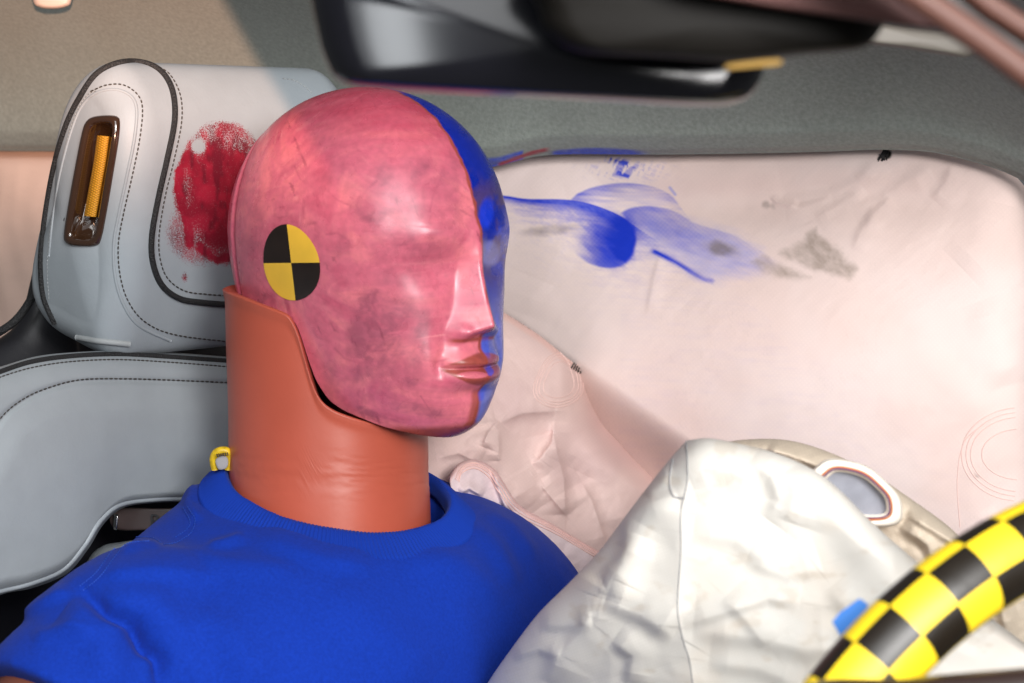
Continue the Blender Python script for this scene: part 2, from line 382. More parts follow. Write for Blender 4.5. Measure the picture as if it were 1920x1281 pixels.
# ------------------------------------------------------------------ the dummy's own axes: it faces right and towards the camera
TH = math.radians(41)
FW = np.array([math.cos(TH), -math.sin(TH), 0]); RT = np.array([-math.sin(TH), -math.cos(TH), 0]); UP = np.array([0, 0, 1.0])
def dcurt(px): return 1.62 / (1 + 0.5 * (np.asarray(px, float) - 960) / FPX)

# ================================================================== SETTING: headliner, curtain airbag, side airbag
def lerp(a, b, m): return a + (np.asarray(b) - a) * m[..., None]
# lower edge of the headliner in picture points
HL = [(-760, 279), (-260, 281), (0, 283), (420, 286), (760, 300), (880, 312), (930, 312), (965, 303), (1010, 293), (1080, 289), (1250, 290), (1450, 287), (1560, 284), (1650, 281), (1740, 285), (1810, 300), (1870, 318), (1930, 345), (2080, 420)]
def build_headliner():
    nu, nv = 720, 170
    e = catmull(HL, nu); v = np.linspace(0, 1, nv)[None, :]
    px = np.repeat(e[:, :1], nv, 1); ytop = -160
    py = e[:, 1:2] + (ytop - e[:, 1:2]) * v
    up = e[:, 1:2] - py
    d = dcurt(px) - 0.022 - 0.012 * sstep(0, 40, up) - 0.33 * (up / 443.0) ** 1.9
    d = d + 0.010 * np.exp(-(up / 7.0) ** 2)                                   # rolled lower lip
    d = d - 0.006 * np.exp(-((up - 95 - 0.03 * (px - 960)) / 60) ** 2) * sstep(900, 1100, px)
    d = d + 0.004 * (fbm(px / 210, py / 150, seed=3) - .5)
    d = d - 0.02 * sstep(1650, 1950, px) * sstep(0, 200, up)
    c = np.zeros(px.shape + (3,)) + np.array(srgb(134, 140, 134))
    c *= (0.96 + 0.10 * fbm(px / 120, py / 120, seed=5))[..., None]
    # paint rubbed off along the lower lip
    nz = fbm(px / 9, py / 3, seed=9)
    b1 = sstep(14, 9, np.abs(up - 5)) * (((px > 905) & (px < 982)) * 1.0); b2 = sstep(0, 1, (13 - 6 * ((px - 1120) / 100) ** 2 - up) / 4) * sstep(1030, 1042, px) * sstep(1226, 1180, px)
    c = lerp(c, srgb(32, 62, 190), np.clip((b1 * 0.9 + b2) * (0.55 + 0.8 * nz), 0, 1) * 0.95)
    rd = sstep(5, 2, np.abs(up - 2 - 0.16 * (px - 930) * (px < 1030) * .55)) * sstep(930, 940, px) * sstep(1034, 1018, px)
    c = lerp(c, srgb(160, 22, 48), np.clip(rd * (0.7 + 0.6 * nz), 0, 1))
    o = shell('headliner', px, py, d, M['suede'], thick=0.03, col=c)
    tag(o, None, kind='structure')
    return o
build_headliner()

def build_curtain():
    nu, nv = 680, 430
    px, py, u, v = coons([(-240, 262), (400, 262), (960, 262), (1500, 262), (1700, 264), (1800, 282), (1880, 308), (1922, 350)],
                         [(-240, 1120), (400, 1130), (960, 1150), (1500, 1150), (1950, 1150)],
                         [(-240, 262), (-240, 700), (-240, 1120)], [(1922, 350), (1938, 480), (1942, 700), (1940, 900), (1950, 1150)], nu, nv,
                         uw=np.concatenate([np.linspace(0, .50, 150, endpoint=False), np.linspace(.50, 1, 530)]), vw=np.concatenate([np.linspace(0, .36, 300, endpoint=False), np.linspace(.36, 1, 130)]))
    d = dcurt(px) + 0.012
    # inflated: rounded rim
    e = np.minimum((py - 262) / 110, 1); d = d + 0.02 * (1 - np.sqrt(np.clip(1 - (1 - np.clip(e, 0, 1)) ** 2, 0, 1)))
    er = np.clip((1 - u) * 16, 0, 1); d = d + 0.03 * (1 - np.sqrt(1 - (1 - er) ** 2))
    d = d - 0.055 * np.exp(-((px - 1500) / 430) ** 2 - ((py - 720) / 330) ** 2)
    d = d + 0.015 * np.exp(-((py - 378 + 0.02 * (px - 1300)) / 48) ** 2) * sstep(1000, 1150, px) * sstep(1900, 1650, px)
    # lower-left of this line the lobe turns under
    a, b = np.array([900., 560.]), np.array([1310., 850.]); nrm = np.array([-(b - a)[1], (b - a)[0]]); nrm /= np.linalg.norm(nrm)
    s = (px - a[0]) * nrm[0] + (py - a[1]) * nrm[1]
    d = d + 0.085 * sstep(-15, 120, s) * sstep(880, 980, px)
    # folds
    f = 0
    for pts, w, am, k in [
        ([(1655, 300), (1610, 345), (1560, 365), (1470, 380)], 13, .0042, 'f'), ([(1790, 310), (1775, 345), (1750, 375)], 9, .003, 'f'),
        ([(1745, 320), (1690, 350), (1650, 375), (1600, 395)], 12, .0036, 'f'), ([(1620, 355), (1580, 385), (1530, 410)], 10, .0034, 'f'),
        ([(1672, 372), (1640, 402), (1625, 430)], 8, .003, 'f'), ([(1640, 392), (1618, 430), (1602, 470)], 8, .0026, 'f'),
        ([(1560, 372), (1500, 392), (1455, 380)], 7, .0026, 'f'), ([(1447, 368), (1456, 379), (1495, 388)], 4, .0025, 'f'),
        ([(1240, 480), (1228, 520), (1215, 590)], 6, .0016, 'f'), ([(1060, 440), (1010, 520), (985, 590)], 26, .003, 'r'),
        ([(1110, 330), (1050, 400), (1000, 520)], 30, .003, 'r'), ([(1850, 560), (1880, 640), (1900, 720)], 24, .005, 'r'),
        ([(1700, 640), (1790, 720), (1850, 800)], 18, .0018, 'r'), ([(1870, 380), (1850, 450), (1800, 500)], 30, .004, 'r'),
        ([(1250, 300), (1150, 340), (1060, 360)], 18, .0022, 'f'), ([(1450, 300), (1330, 345), (1250, 365)], 20, .0022, 'f'),
        ([(40, 300), (30, 420), (60, 560)], 16, .006, 'f'), ([(85, 320), (60, 380), (70, 470)], 10, .003, 'r'), ([(15, 300), (-10, 450), (20, 620)], 12, .008, 'f'),
        ([(1880, 960), (1850, 980), (1870, 1060)], 12, .004, 'f')]:
        f = f + crease(px, py, pts, w * 1.9, am * .75, k)
    f = f + 0.0035 * (fbm(px / 160, py / 130, seed=21) - .5) + 0.0009 * (fbm((px + py) / 30, (px - py) / 90, seed=22) - .5)
    d = d - f
    c = np.zeros(px.shape + (3,)) + np.array(srgb(231, 212, 206))
    c = lerp(c, srgb(226, 199, 190), sstep(.35, .75, fbm(px / 260, py / 200, seed=23)) * .6)
    c = lerp(c, srgb(232, 200, 184), sstep(240, 60, px))                          # older, tanner cloth towards the rear seats
    # rubbed-off blue paint, grey dirt
    blue = np.array(srgb(18, 52, 196)); lil = np.array(srgb(150, 152, 214)); grey = np.array(srgb(120, 108, 102))
    wv = fbm(px / 16, py / 5, seed=31, octv=3); wv2 = fbm((px * .9 + py * .4) / 34, (py * .9 - px * .4) / 9, seed=33, octv=3); fine = rng.random(px.shape)
    wx = px + 10 * (fbm(px / 25, py / 25, seed=35) - .5); wy = py + 10 * (fbm(px / 25, py / 25, seed=36) - .5)
    def put(c, col, m, tex, hard=1.0): return lerp(c, col, np.clip(m * (1 - hard * .9 + hard * 1.7 * tex), 0, 1))
    weave = .5 + .25 * np.sin((px * .77 + py * .64) * 1.02) + .25 * np.sin((px * .64 - py * .77) * 1.02)
    def cover(c, col, m, dry=.5, seed=301, sx=30, sy=7, ang=12):
        ca, sa = math.cos(math.radians(ang)), math.sin(math.radians(ang))
        st = fbm((px * ca + py * sa) / sx, (py * ca - px * sa) / sy, seed=seed, octv=4)
        a_ = np.clip(m * 1.25, 0, 1); a_ = np.clip(a_ + dry * (st - .5) * 2.2 * a_ ** .5 * (1.1 - a_) + .18 * (weave - .5) * a_ * (1 - a_) * 2, 0, 1)
        return lerp(c, col, a_)
    def below(pts):         # how far under a stroke's upper edge, and how far along it
        q = catmull(pts, 60); d_, sg, fr_ = pdist(px, py, q); return np.where(sg > 0, d_, -d_), fr_
    # pale film
    c = cover(c, lil, .42 * softpoly(wx, wy, [(1210, 405), (1290, 420), (1372, 440), (1425, 470), (1420, 505), (1350, 524), (1300, 520), (1255, 482), (1205, 462)], 22), .4, 302)
    # upper arc
    sb, fr_ = below([(1060, 384), (1085, 362), (1120, 349), (1173, 343), (1225, 350), (1258, 366), (1276, 388)])
    c = cover(c, blue * .75 + lil * .25, sstep(-1.5, 2.5, sb) * np.exp(-np.clip(sb, 0, 99) / 24) * sstep(0, .12, fr_) * (1 - .72 * fr_) * .80, .75, 303, 46, 6, 3)
    # long swipe to the right
    sb, fr_ = below([(1158, 402), (1180, 391), (1215, 386), (1260, 394), (1303, 418), (1368, 438), (1412, 462)])
    c = cover(c, blue * .8 + lil * .2, sstep(-2, 3, sb) * sstep(74, 30, sb) * (.80 - .72 * fr_ ** .6) * sstep(0, .05, fr_), .6, 304, 40, 12, 22)
    # fan under the round print
    m = sstep(1.0, .86, ell(px, py, 1128, 462, 64, 41, 18)) * sstep(1060, 1150, px + .3 * (py - 460)); c = cover(c, blue * .75 + lil * .25, m * .75, .45, 305, 40, 9, 20)
    # stroke from behind the head
    sb, fr_ = below([(890, 364), (943, 367), (989, 373), (1065, 375), (1114, 385), (1157, 402), (1176, 414)])
    c = cover(c, blue, sstep(-1.5, 2.0, sb) * np.exp(-np.clip(sb, 0, 200) / (10 + 17 * fr_ ** 1.5)) * (.9 + .6 * fr_), .6, 306, 30, 5, 6)
    c = cover(c, blue * .5 + lil * .5, sstep(-1, 3, sb) * np.exp(-np.clip(sb, 0, 200) / 26) * sstep(.2, .6, fr_) * .45, .9, 307, 10, 5, 30)
    # round print and the thin line
    m = softpoly(px, py, [(1140, 408), (1155, 402), (1176, 412), (1189, 428), (1194, 450), (1187, 477), (1173, 492), (1157, 486), (1140, 466), (1130, 440), (1132, 420)], 4)
    soft = sstep(1.3, .55, ell(wx, wy, 1148, 450, 52, 50, 25)) * sstep(1196, 1188, px); c = cover(c, blue, soft * .55, .6, 308, 26, 8, 40); c = lerp(c, blue * .92, np.clip(m * (.9 + .2 * wv), 0, 1) * sstep(1120, 1158, px + 30 * (wv2 - .5) + .25 * (py - 450)))
    sb, fr_ = below([(1215, 466), (1232, 474), (1271, 494), (1314, 521), (1335, 527)])
    c = cover(c, blue, np.exp(-(sb / 5.0) ** 2) * sstep(0, .12, fr_) * (1 - .55 * fr_) * .95, .5, 309, 30, 3, 32)
    # dry scratches under the roof lining
    m = np.exp(-((px - 1175) / 48) ** 2 - ((py - 318) / 13) ** 2) * .55 + np.exp(-(pdist(px, py, [(1140, 297), (1165, 303), (1178, 308)])[0] / 5) ** 2) * .8 + np.exp(-(pdist(px, py, [(1160, 325), (1180, 332)])[0] / 4) ** 2) * .8
    c = cover(c, blue * .85 + lil * .15, m * sstep(.42, .60, fbm((px + .5 * py) / 5, (py - px * .5) / 18, seed=41)), .9, 310, 20, 4, 20)
    dd, _, _ = pdist(px, py, [(1256, 352), (1266, 365)]); c = lerp(c, lil, sstep(4, 1, dd) * .7)
    for cx, cy, rx, ry, an, am in [(1352, 467, 42, 17, 14, .8), (1030, 432, 66, 12, -6, .5), (1438, 384, 9, 10, 0, .5), (1449, 388, 6, 9, 0, .4), (1832, 892, 6, 5, 0, .7)]:
        m = sstep(1.15, .25, ell(wx, wy, cx, cy, rx, ry, an)); c = lerp(c, grey, np.clip(m * am * (.2 + 1.1 * fbm(px / 22, py / 14, seed=44)), 0, .75))
    gx = px + 22 * (fbm(px / 22, py / 22, seed=46) - .5); gy = py + 18 * (fbm(px / 22, py / 22, seed=47) - .5)
    for poly, am in (([(1508, 446), (1526, 428), (1540, 448), (1566, 460), (1606, 508), (1592, 522), (1560, 510), (1530, 508), (1498, 492), (1466, 472), (1488, 462)], .62), ([(1408, 488), (1442, 484), (1482, 505), (1516, 523), (1484, 524), (1430, 508)], .55)):
        c = lerp(c, srgb(150, 134, 122), np.clip(softpoly(gx, gy, poly, 9) * am * (.35 + 1.2 * fbm((px + py) / 26, (py - px) / 16, seed=48)), 0, .8))
    m = sstep(1.2, .5, ell(wx, wy, 1662, 288, 10, 9)); c = lerp(c, np.array([.01, .008, .006]), np.clip(m * 1.2, 0, 1))
    m = sstep(.55, .9, fbm(px / 1.7, py / 1.7, seed=50, octv=2)) * (fbm(px / 160, py / 160, seed=51) > .55); c = lerp(c, grey, m * .06)
    o = shell('curtain_airbag', px, py, d, M['curtain'], thick=0.08, col=c)
    tag(o, 'large pale pink curtain airbag smeared with blue paint, hanging behind the head', 'airbag')
    bv = bvh_of(o)
    for r in (0, 9, 18, 40):
        q = [(1915 - (118 - r) * math.cos(t) * .95, 852 - (88 - r) * math.sin(t)) for t in np.linspace(-1.45, 1.45, 14)]
        laid_tube('seam', bv, q, 0.0005, M['seam_soft'], o, lift=0.0, n=90, sides=5)
    laid_tube('seam', bv, [(1800, 990), (1795, 900), (1808, 830), (1850, 790)], 0.0004, M['seam_soft'], o, lift=0.0, n=60, sides=5)
    # torn tuft of threads under the headliner
    parts = []
    for k in range(26):
        x0 = 1657 + 11 * random.random(); q = [(x0, 283), (x0 - 3 + random.uniform(-2, 2), 292), (x0 - 6 + random.uniform(-7, 4), 292 + random.uniform(0, 12))]
        w, n = lay(bv, catmull(q, 8), 0.001 + 0.001 * random.random())
        if len(w) > 3: parts.append(tube_geo(w, 0.0004, 4))
    V, F = join_geo(parts); t = mesh_obj('burnt_threads', V, F, M['blackleather'], o); t['kind'] = 'stuff'
    return o
build_curtain()

def build_sidebag():
    nu, nv = 330, 330
    px, py, u, v = coons([(760, 455), (860, 535), (932, 578), (1010, 628), (1090, 690), (1150, 706), (1220, 742), (1300, 800)],
                         [(760, 1010), (850, 1000), (960, 1030), (1060, 1085), (1180, 1130), (1320, 1180)],
                         [(760, 455), (755, 700), (760, 1010)], [(1300, 800), (1315, 1000), (1320, 1180)], nu, nv)
    base = 1.455 + 0.00040 * (px - 900) - 0.00006 * (py - 700)
    d = base + 0.022 * (1 - np.sqrt(np.clip(1 - (1 - np.clip(v * 9, 0, 1)) ** 2, 0, 1)))
    d = d - 0.02 * np.exp(-((px - 1010) / 110) ** 2 - ((py - 730) / 90) ** 2)
    Ls = (px - 900) * -0.5775 + (py - 560) * 0.8164
    d = d + 0.16 * sstep(125, 0, Ls) * sstep(1050, 1150, px) + 0.0001 * np.clip(px - 1000, 0, 400)
    f = 0
    for pts, w, am, k in [
        ([(1040, 790), (1035, 830), (1012, 862), (998, 870)], 13, .010, 'f'), ([(1060, 965), (1058, 900), (1045, 850), (1038, 812)], 15, .011, 'f'),
        ([(935, 790), (915, 812), (905, 838)], 10, .007, 'f'), ([(935, 865), (936, 830), (934, 805)], 7, .006, 'f'),
        ([(885, 815), (920, 850), (955, 900), (1000, 945)], 22, .006, 'r'), ([(1010, 905), (1035, 935), (1062, 968)], 12, .006, 'f'),
        ([(1140, 1030), (1125, 985), (1110, 940), (1090, 905)], 16, .009, 'f'), ([(920, 800), (980, 775), (1060, 770)], 18, .006, 'f'),
        ([(1160, 800), (1100, 830), (1075, 880)], 30, .007, 'r'), ([(820, 860), (860, 850), (900, 870)], 18, .005, 'f'),
        ([(840, 770), (880, 800), (930, 790)], 14, .005, 'f'), ([(1210, 850), (1190, 930), (1160, 1000)], 26, .006, 'r'), ([(870, 790), (930, 850), (1000, 960)], 26, .012, 'r'), ([(1120, 800), (1150, 900), (1180, 1010)], 26, .012, 'r')]:
        f = f + crease(px, py, pts, w * 1.8, am * 1.0, 'F' if k == 'f' else k)
    f = f + 0.006 * (fbm(px / 70, py / 70, seed=61) - .5) + .0016 * (fbm(px / 22, py / 22, seed=62) - .5)
    d = d - f
    c = np.zeros(px.shape + (3,)) + np.array(srgb(222, 194, 187))
    c = lerp(c, srgb(208, 178, 174), sstep(.35, .7, fbm(px / 120, py / 120, seed=63)) * .7)
    dd, _, _ = pdist(px, py, [(862, 537), (932, 579), (1010, 629), (1090, 691)]); c = lerp(c, srgb(236, 188, 172), sstep(14, 4, dd) * .55)
    o = shell('side_airbag', px, py, d, M['sidebag'], thick=0.07, col=c)
    tag(o, 'crumpled dusty pink side airbag between the chin and the blue shoulder', 'airbag')
    bv = bvh_of(o)
    for k, r in enumerate((0, 5, 10, 18)):
        q = [(1048 + (46 - r) * math.cos(t) * (1 + .06 * math.sin(3 * t)) - .12 * (46 - r) * math.sin(t), 716 + (52 - r) * math.sin(t) + 4 * math.cos(2 * t)) for t in np.linspace(0, 2 * math.pi, 20, endpoint=False)]
        laid_tube('patch_stitching', bv, q, 0.0005, M['seam_soft'], o, lift=0.0, n=130, closed=True, sides=5)
    parts = []
    for i in range(6):
        w, n = lay(bv, [(1075 + 3.2 * i, 682 + 2.6 * i), (1070 + 4 * i, 690 + 2.6 * i)], 0.0008)
        if len(w) == 2: parts.append(tube_geo(w, 0.0007, 5))
    V, F = join_geo(parts); t = mesh_obj('dark_stitching', V, F, M['thread_dark'], o); t['kind'] = 'stuff'
    # hemmed lower band of the bag, folded up over the shoulder
    nu, nv = 240, 70
    px, py, u, v = coons([(846, 918), (842, 895), (860, 870), (890, 862), (925, 878), (945, 905), (975, 948), (1040, 985), (1120, 1032), (1210, 1080)],
                         [(850, 940), (862, 930), (890, 938), (930, 955), (958, 968), (985, 1000), (1030, 1045), (1075, 1080), (1120, 1110), (1180, 1150)],
                         [(846, 918), (848, 930), (850, 940)], [(1210, 1080), (1195, 1110), (1180, 1150)], nu, nv)
    d = 1.395 + 0.00035 * (px - 900) + .010 * (1 - np.sqrt(1 - (1 - np.clip(np.minimum(v, 1 - v) * 4, 0, 1)) ** 2))
    f = crease(px, py, [(925, 880), (940, 930), (955, 965)], 9, .008, 'f') + crease(px, py, [(862, 925), (880, 915), (905, 930)], 7, .006, 'f') + .006 * (fbm(px / 40, py / 40, seed=65) - .5)
    d = d - f
    c = np.zeros(px.shape + (3,)) + np.array(srgb(222, 200, 200)); c = lerp(c, srgb(228, 182, 176), sstep(.25, .1, v) * .7)
    h = shell('hem', px, py, d, M['sidebag'], o, thick=0.02, col=c)
    bh = bvh_of(h)
    for r in (3, 8, 13):
        q = [(851 + r * .7, 897 + r * .5), (866, 874 + r), (890, 865 + r), (921 - r * .4, 881 + r), (941 - r * .6, 906 + r), (972 - r * .4, 950 + r), (1040, 987 + r), (1118, 1033 + r)]
        laid_tube('hem_stitching', bh, q, 0.0005, M['seam_pink'], h, lift=0.0002, n=150, sides=5)
    return o
build_sidebag()
# dark door trim low behind the shoulder
o = slab('door_trim', [(-760, 250), (400, 262), (1700, 300), (2050, 380), (2450, 560), (2700, 800), (2700, 1700), (-760, 1700)], 1.76, 0.06, M['black_plastic'], tilt=(-0.00022, 0), edge=.05, bow=.02, sharp=True); tag(o, None, kind='structure')

hk = slab('rounded_plate', [(60, -40), (62, 2), (74, 14), (100, 17), (124, 13), (134, 2), (136, -40)], 1.50, 0.012, M['plate_pale'], n=80, edge=.3); tag(hk, 'pale pinkish rounded plate on the headliner at the top left edge', 'coat hook')  # pale rounded plate added at the top edge, part not identified

# ================================================================== SEAT: headrest and backrest
seat = empty('car_seat', None, 'light grey leather car seat with black piping behind the dummy', 'car seat')
def build_headrest():
    ctr = P(372, 392, 1.44); LEAN = 0.20
    upv = UP + LEAN * FW; upv /= np.linalg.norm(upv); fwv = FW - (FW @ upv) * upv; fwv /= np.linalg.norm(fwv)
    # section in the (forward, up) plane
    sec = catmull([(0.048, -0.088), (0.055, -0.05), (0.055, 0.0), (0.053, 0.050), (0.042, 0.084), (0.014, 0.106), (-0.012, 0.101), (-0.032, 0.074), (-0.045, 0.02), (-0.053, -0.04), (-0.050, -0.075), (-0.03, -0.092), (0.0, -0.096), (0.03, -0.096)], 400, True)
    W = 0.112; R = 0.026
    lat, ins = [], []
    for t in np.linspace(0, math.pi / 2, 16): lat.append(-W + R - R * math.cos(t)); ins.append(R * (1 - math.sin(t)))
    for t in np.linspace(0, 1, 120)[1:-1]: lat.append(-W + R + (2 * W - 2 * R) * t); ins.append(0)
    for t in np.linspace(math.pi / 2, 0, 16): lat.append(W - R + R * math.cos(t)); ins.append(R * (1 - math.sin(t)))
    cc = np.array([0.0, -0.004]); V = []
    capn = 60
    rows = [(lat[0], ins[0], k / capn) for k in range(1, capn)] + [(l, i, 1.0) for l, i in zip(lat, ins)] + [(lat[-1], ins[-1], k / capn) for k in range(capn - 1, 0, -1)]
    for l, i, s in rows:
        r = np.linalg.norm(sec - cc, axis=1)
        q = cc + (sec - cc) * ((r - i) / r)[:, None] * s
        puff = 0.007 * (1 - s * s) * (1 if l > 0 else -1)
        pos = ctr + q[:, :1] * fwv + q[:, 1:] * upv + (l + puff) * RT
        V.append(pos)
    V = np.array(V); n, m = V.shape[:2]
    px, py, d = proj(V.reshape(-1, 3)); px = px.reshape(n, m); py = py.reshape(n, m)
    f = 0
    V = V.reshape(-1, 3)
    c = np.zeros((n, m, 3)) + np.array(srgb(149, 156, 161)); c *= (0.97 + .06 * fbm(px / 70, py / 70, seed=71))[..., None]
    return V, n, m, px, py, c, upv, fwv
V, n, m, px, py, c, hup, hfw = build_headrest()
# red paint print left by the head
wx = px + 14 * (fbm(px / 30, py / 30, seed=72) - .5); wy = py + 14 * (fbm(px / 30, py / 30, seed=73) - .5)
sp = rng.random(px.shape); grain = fbm(px / 2.2, py / 2.2, seed=74, octv=2)
pr = sstep(1.03, .93, ell(wx, wy, 425, 365, 98, 138, -6)); core = sstep(1.0, .45, ell(wx, wy, 420, 370, 88, 128, -6))
cov = np.clip(pr * (.42 + .55 * core) + .25 * sstep(.5, .8, fbm(px / 18, py / 40, seed=75)) * pr, 0, 1)
low = sstep(1.05, .7, ell(wx, wy, 375, 440, 70, 62, 25)) * .42
hole = sstep(17, 10, np.hypot(px - 372, (py - 274) * .95)); cov = np.maximum(cov, low) * (1 - hole)
edge = sstep(9, 3, pdist(wx, wy, [(352, 290), (338, 320), (338, 350), (346, 400), (356, 460)])[0]) * .8
edge2 = sstep(12, 3, pdist(wx, wy, [(375, 465), (400, 495), (430, 480)])[0]) * .8
cov = np.clip(cov * 1.15 + edge + edge2 * pr, 0, 1)
cov = np.maximum(cov, sstep(1.2, .6, ell(wx, wy, 346, 519, 8, 9)) * .6)
redc = np.zeros(px.shape + (3,)) + np.array(srgb(124, 16, 38)); redc = lerp(redc, srgb(148, 24, 48), sstep(.4, .7, fbm(px / 30, py / 30, seed=76))); redc = lerp(redc, srgb(84, 10, 28), sstep(.5, .7, fbm(px / 12, py / 30, seed=78)) * .7)
paint = np.concatenate([redc, cov[..., None]], -1)
F = grid_faces(n, m, cv=True)
# opening for the strap slot
BEZ_O = [(176, 219), (200, 216), (219, 218), (225, 228), (223, 262), (212, 330), (200, 400), (190, 448), (180, 461), (150, 462), (128, 458), (122, 446), (128, 400), (142, 320), (156, 250), (164, 228)]
BEZ_I = [(180, 234), (198, 231), (210, 233), (213, 243), (208, 280), (198, 340), (187, 405), (179, 440), (170, 447), (150, 447), (138, 443), (137, 430), (144, 385), (156, 315), (168, 255), (173, 240)]
cxp, cyp = px.ravel()[F].mean(1), py.ravel()[F].mean(1); lat_s = ((V - P(372, 392, 1.44)) @ RT)[F].mean(1)
HB = BVHTree.FromPolygons([tuple(q) for q in V], [tuple(int(i) for i in f) for f in F])
BM = (catmull(BEZ_O, 60, True) + catmull(BEZ_I, 60, True)) / 2
F = F[~(inpoly(cxp, cyp, BM) & (lat_s > 0.02))]
uvh = np.stack([px.ravel(), py.ravel()], 1) / 100
headrest = mesh_obj('headrest', V, F, M['leather'], seat, uv=uvh, col=c.reshape(-1, 3), paint=paint)
tag(headrest, 'headrest printed with red paint where the head struck')
PIPE = [(104, 606), (84, 560), (78, 500), (82, 440), (92, 370), (106, 300), (126, 235), (150, 185), (180, 142), (215, 122), (252, 117), (288, 126), (312, 148), (325, 182), (326, 230), (312, 300), (296, 370), (284, 440), (285, 490), (302, 534), (335, 559), (380, 567), (450, 572), (540, 576)]
laid_tube('piping', HB, PIPE, 0.0022, M['piping'], headrest, lift=0.0006, n=300)
stitches('stitching', HB, [(290, 122), (318, 140), (338, 180), (340, 230), (326, 300), (309, 370), (298, 440), (300, 486), (314, 522), (345, 545), (390, 552), (470, 557)], 9, 6.2, 0.0006, M['thread_dark'], headrest)
stitches('stitching', HB, [(170, 172), (200, 160), (232, 160), (258, 178), (267, 205), (262, 260), (248, 330), (232, 400), (222, 460), (226, 520), (243, 570), (275, 606), (330, 628), (440, 642)], 9, 6.2, 0.0006, M['thread_dark'], headrest)
stitches('stitching', HB, [(92, 560), (89, 500), (95, 430), (106, 360), (122, 280), (142, 215), (165, 178), (185, 170)], 7, 5.5, 0.0004, M['thread_grey'], headrest)
laid_tube('seam_fold', HB, [(92, 480), (98, 420), (110, 340), (128, 265), (150, 205), (178, 176), (215, 168), (245, 180), (256, 206), (252, 260), (238, 330), (222, 405), (213, 460), (216, 520), (232, 572), (262, 612), (320, 640)], 0.0012, M['leather_plain'], headrest, lift=-0.0003, n=260)
stitches('stitching', HB, [(530, 148), (552, 152), (572, 164), (590, 180)], 8, 6, 0.0006, M['thread_grey'], headrest)
laid_tube('lower_zip', HB, [(146, 632), (180, 638), (215, 642), (242, 645)], 0.0022, M['thread_grey'], headrest, lift=0.0004, n=40)
# strap slot: bronze frame with sloping sides and a gold webbing pull
bo, bi = catmull(BEZ_O, 96, True), catmull(BEZ_I, 96, True); mid = (bo + bi) / 2; bc = bi.mean(0)
so_, no_ = lay(HB, bo); si_, ni_ = lay(HB, bi); sm_, nm_ = lay(HB, mid)
pc = si_.mean(0); pn = ni_.mean(0); pn /= np.linalg.norm(pn)
def on_plane(pts, h):
    out = []
    for x, y in pts:
        dr = P(x, y, 1.0) - CAM; t = ((pc + pn * h - CAM) @ pn) / (dr @ pn); out.append(CAM + dr * t)
    return np.array(out)
fl = bc + (bi - bc) * np.array([.55, .72])
rows = [so_ - pn * .003, so_ + pn * .0012, (so_ * .7 + sm_ * .3) + pn * .0028, sm_ + pn * .0034, (si_ * .7 + sm_ * .3) + pn * .0024, si_ - pn * .001, on_plane(fl, -0.012), on_plane(bc + (bi - bc) * .3, -0.0125)]
Vb = np.array(rows); Fb = [list(f) for f in grid_faces(len(rows), 96, cv=True)] + [list(range(7 * 96, 8 * 96))]
bez = mesh_obj('slot_bezel', Vb, Fb, M['bezel'], headrest); tag(bez, 'glossy bronze slot in the end of the headrest')
path = on_plane([(197, 254), (191, 300), (182, 350), (172, 405)], -0.004)
sv = []
pth = catmull(path, 40); ct = catmull([(197, 254), (191, 300), (182, 350), (172, 405)], 40)
for k, (x, y) in enumerate(ct):
    ring = [(x - 15, y, -.010), (x - 13, y, -.0040), (x - 3, y + 1, -.0015), (x + 7, y + 2, -.0030), (x + 9, y + 2, -.010)]
    sv.append([on_plane([(a, b)], h)[0] for a, b, h in ring])
sv = np.array(sv); uvs = np.array([[(k * .12, j * .15) for j in range(5)] for k in range(40)])
mesh_obj('pull_strap', sv, grid_faces(40, 5), M['gold'], headrest, uv=uvs)

# backrest: a padded panel with a cut-out at the shoulder
def build_backrest():
    nu, nv = 260, 240
    top = [(-260, 800), (-160, 740), (-60, 705), (0, 688), (70, 668), (150, 660), (240, 657), (340, 662), (440, 670), (560, 676), (700, 690)]
    bot = [(-260, 1200), (-100, 1160), (0, 1116), (60, 1103), (125, 1076), (165, 1030), (195, 982), (232, 952), (290, 943), (360, 941), (460, 941), (560, 945), (700, 950)]
    px, py, u, v = coons(top, bot, [(-260, 800), (-270, 1000), (-260, 1200)], [(700, 690), (710, 800), (700, 950)], nu, nv)
    base = 1.425 / (1 - 0.52 * (px - 430) / FPX * 1.0)
    base = 1.425 + 0.00036 * (px - 430)
    e = np.clip(np.minimum(v * 7, (1 - v) * 14), 0, 1)
    d = base + 0.028 * (1 - np.sqrt(1 - (1 - e) ** 2)) - 0.012 * np.sin(np.pi * np.clip(v, 0, 1))
    st = catmull([(-40, 870), (0, 790), (40, 755), (90, 730), (150, 716), (230, 714), (330, 716), (440, 720), (600, 726)], 60)
    dd, s, _ = pdist(px, py, st)
    d = d + .0022 * np.exp(-(dd / 6) ** 2) - .004 * sstep(0, 60, dd * s) + .0015 * (fbm(px / 120, py / 120, seed=81) - .5)
    c = np.zeros(px.shape + (3,)) + np.array(srgb(148, 154, 158)); c *= (0.97 + .06 * fbm(px / 110, py / 90, seed=82))[..., None]
    o = shell('backrest', px, py, d, M['leather_back'], seat, thick=0.06, col=c); return o
backrest = build_backrest(); BB = bvh_of(backrest)
laid_tube('piping', BB, [(-60, 722), (0, 699), (60, 680), (130, 670), (220, 666), (320, 671), (440, 679), (560, 684)], 0.0020, M['piping'], backrest, lift=0.0004, n=200)
stitches('stitching', BB, [(-40, 726), (0, 708), (60, 690), (130, 679), (220, 675), (320, 680), (450, 690)], 8, 6, 0.0006, M['thread_dark'], backrest)
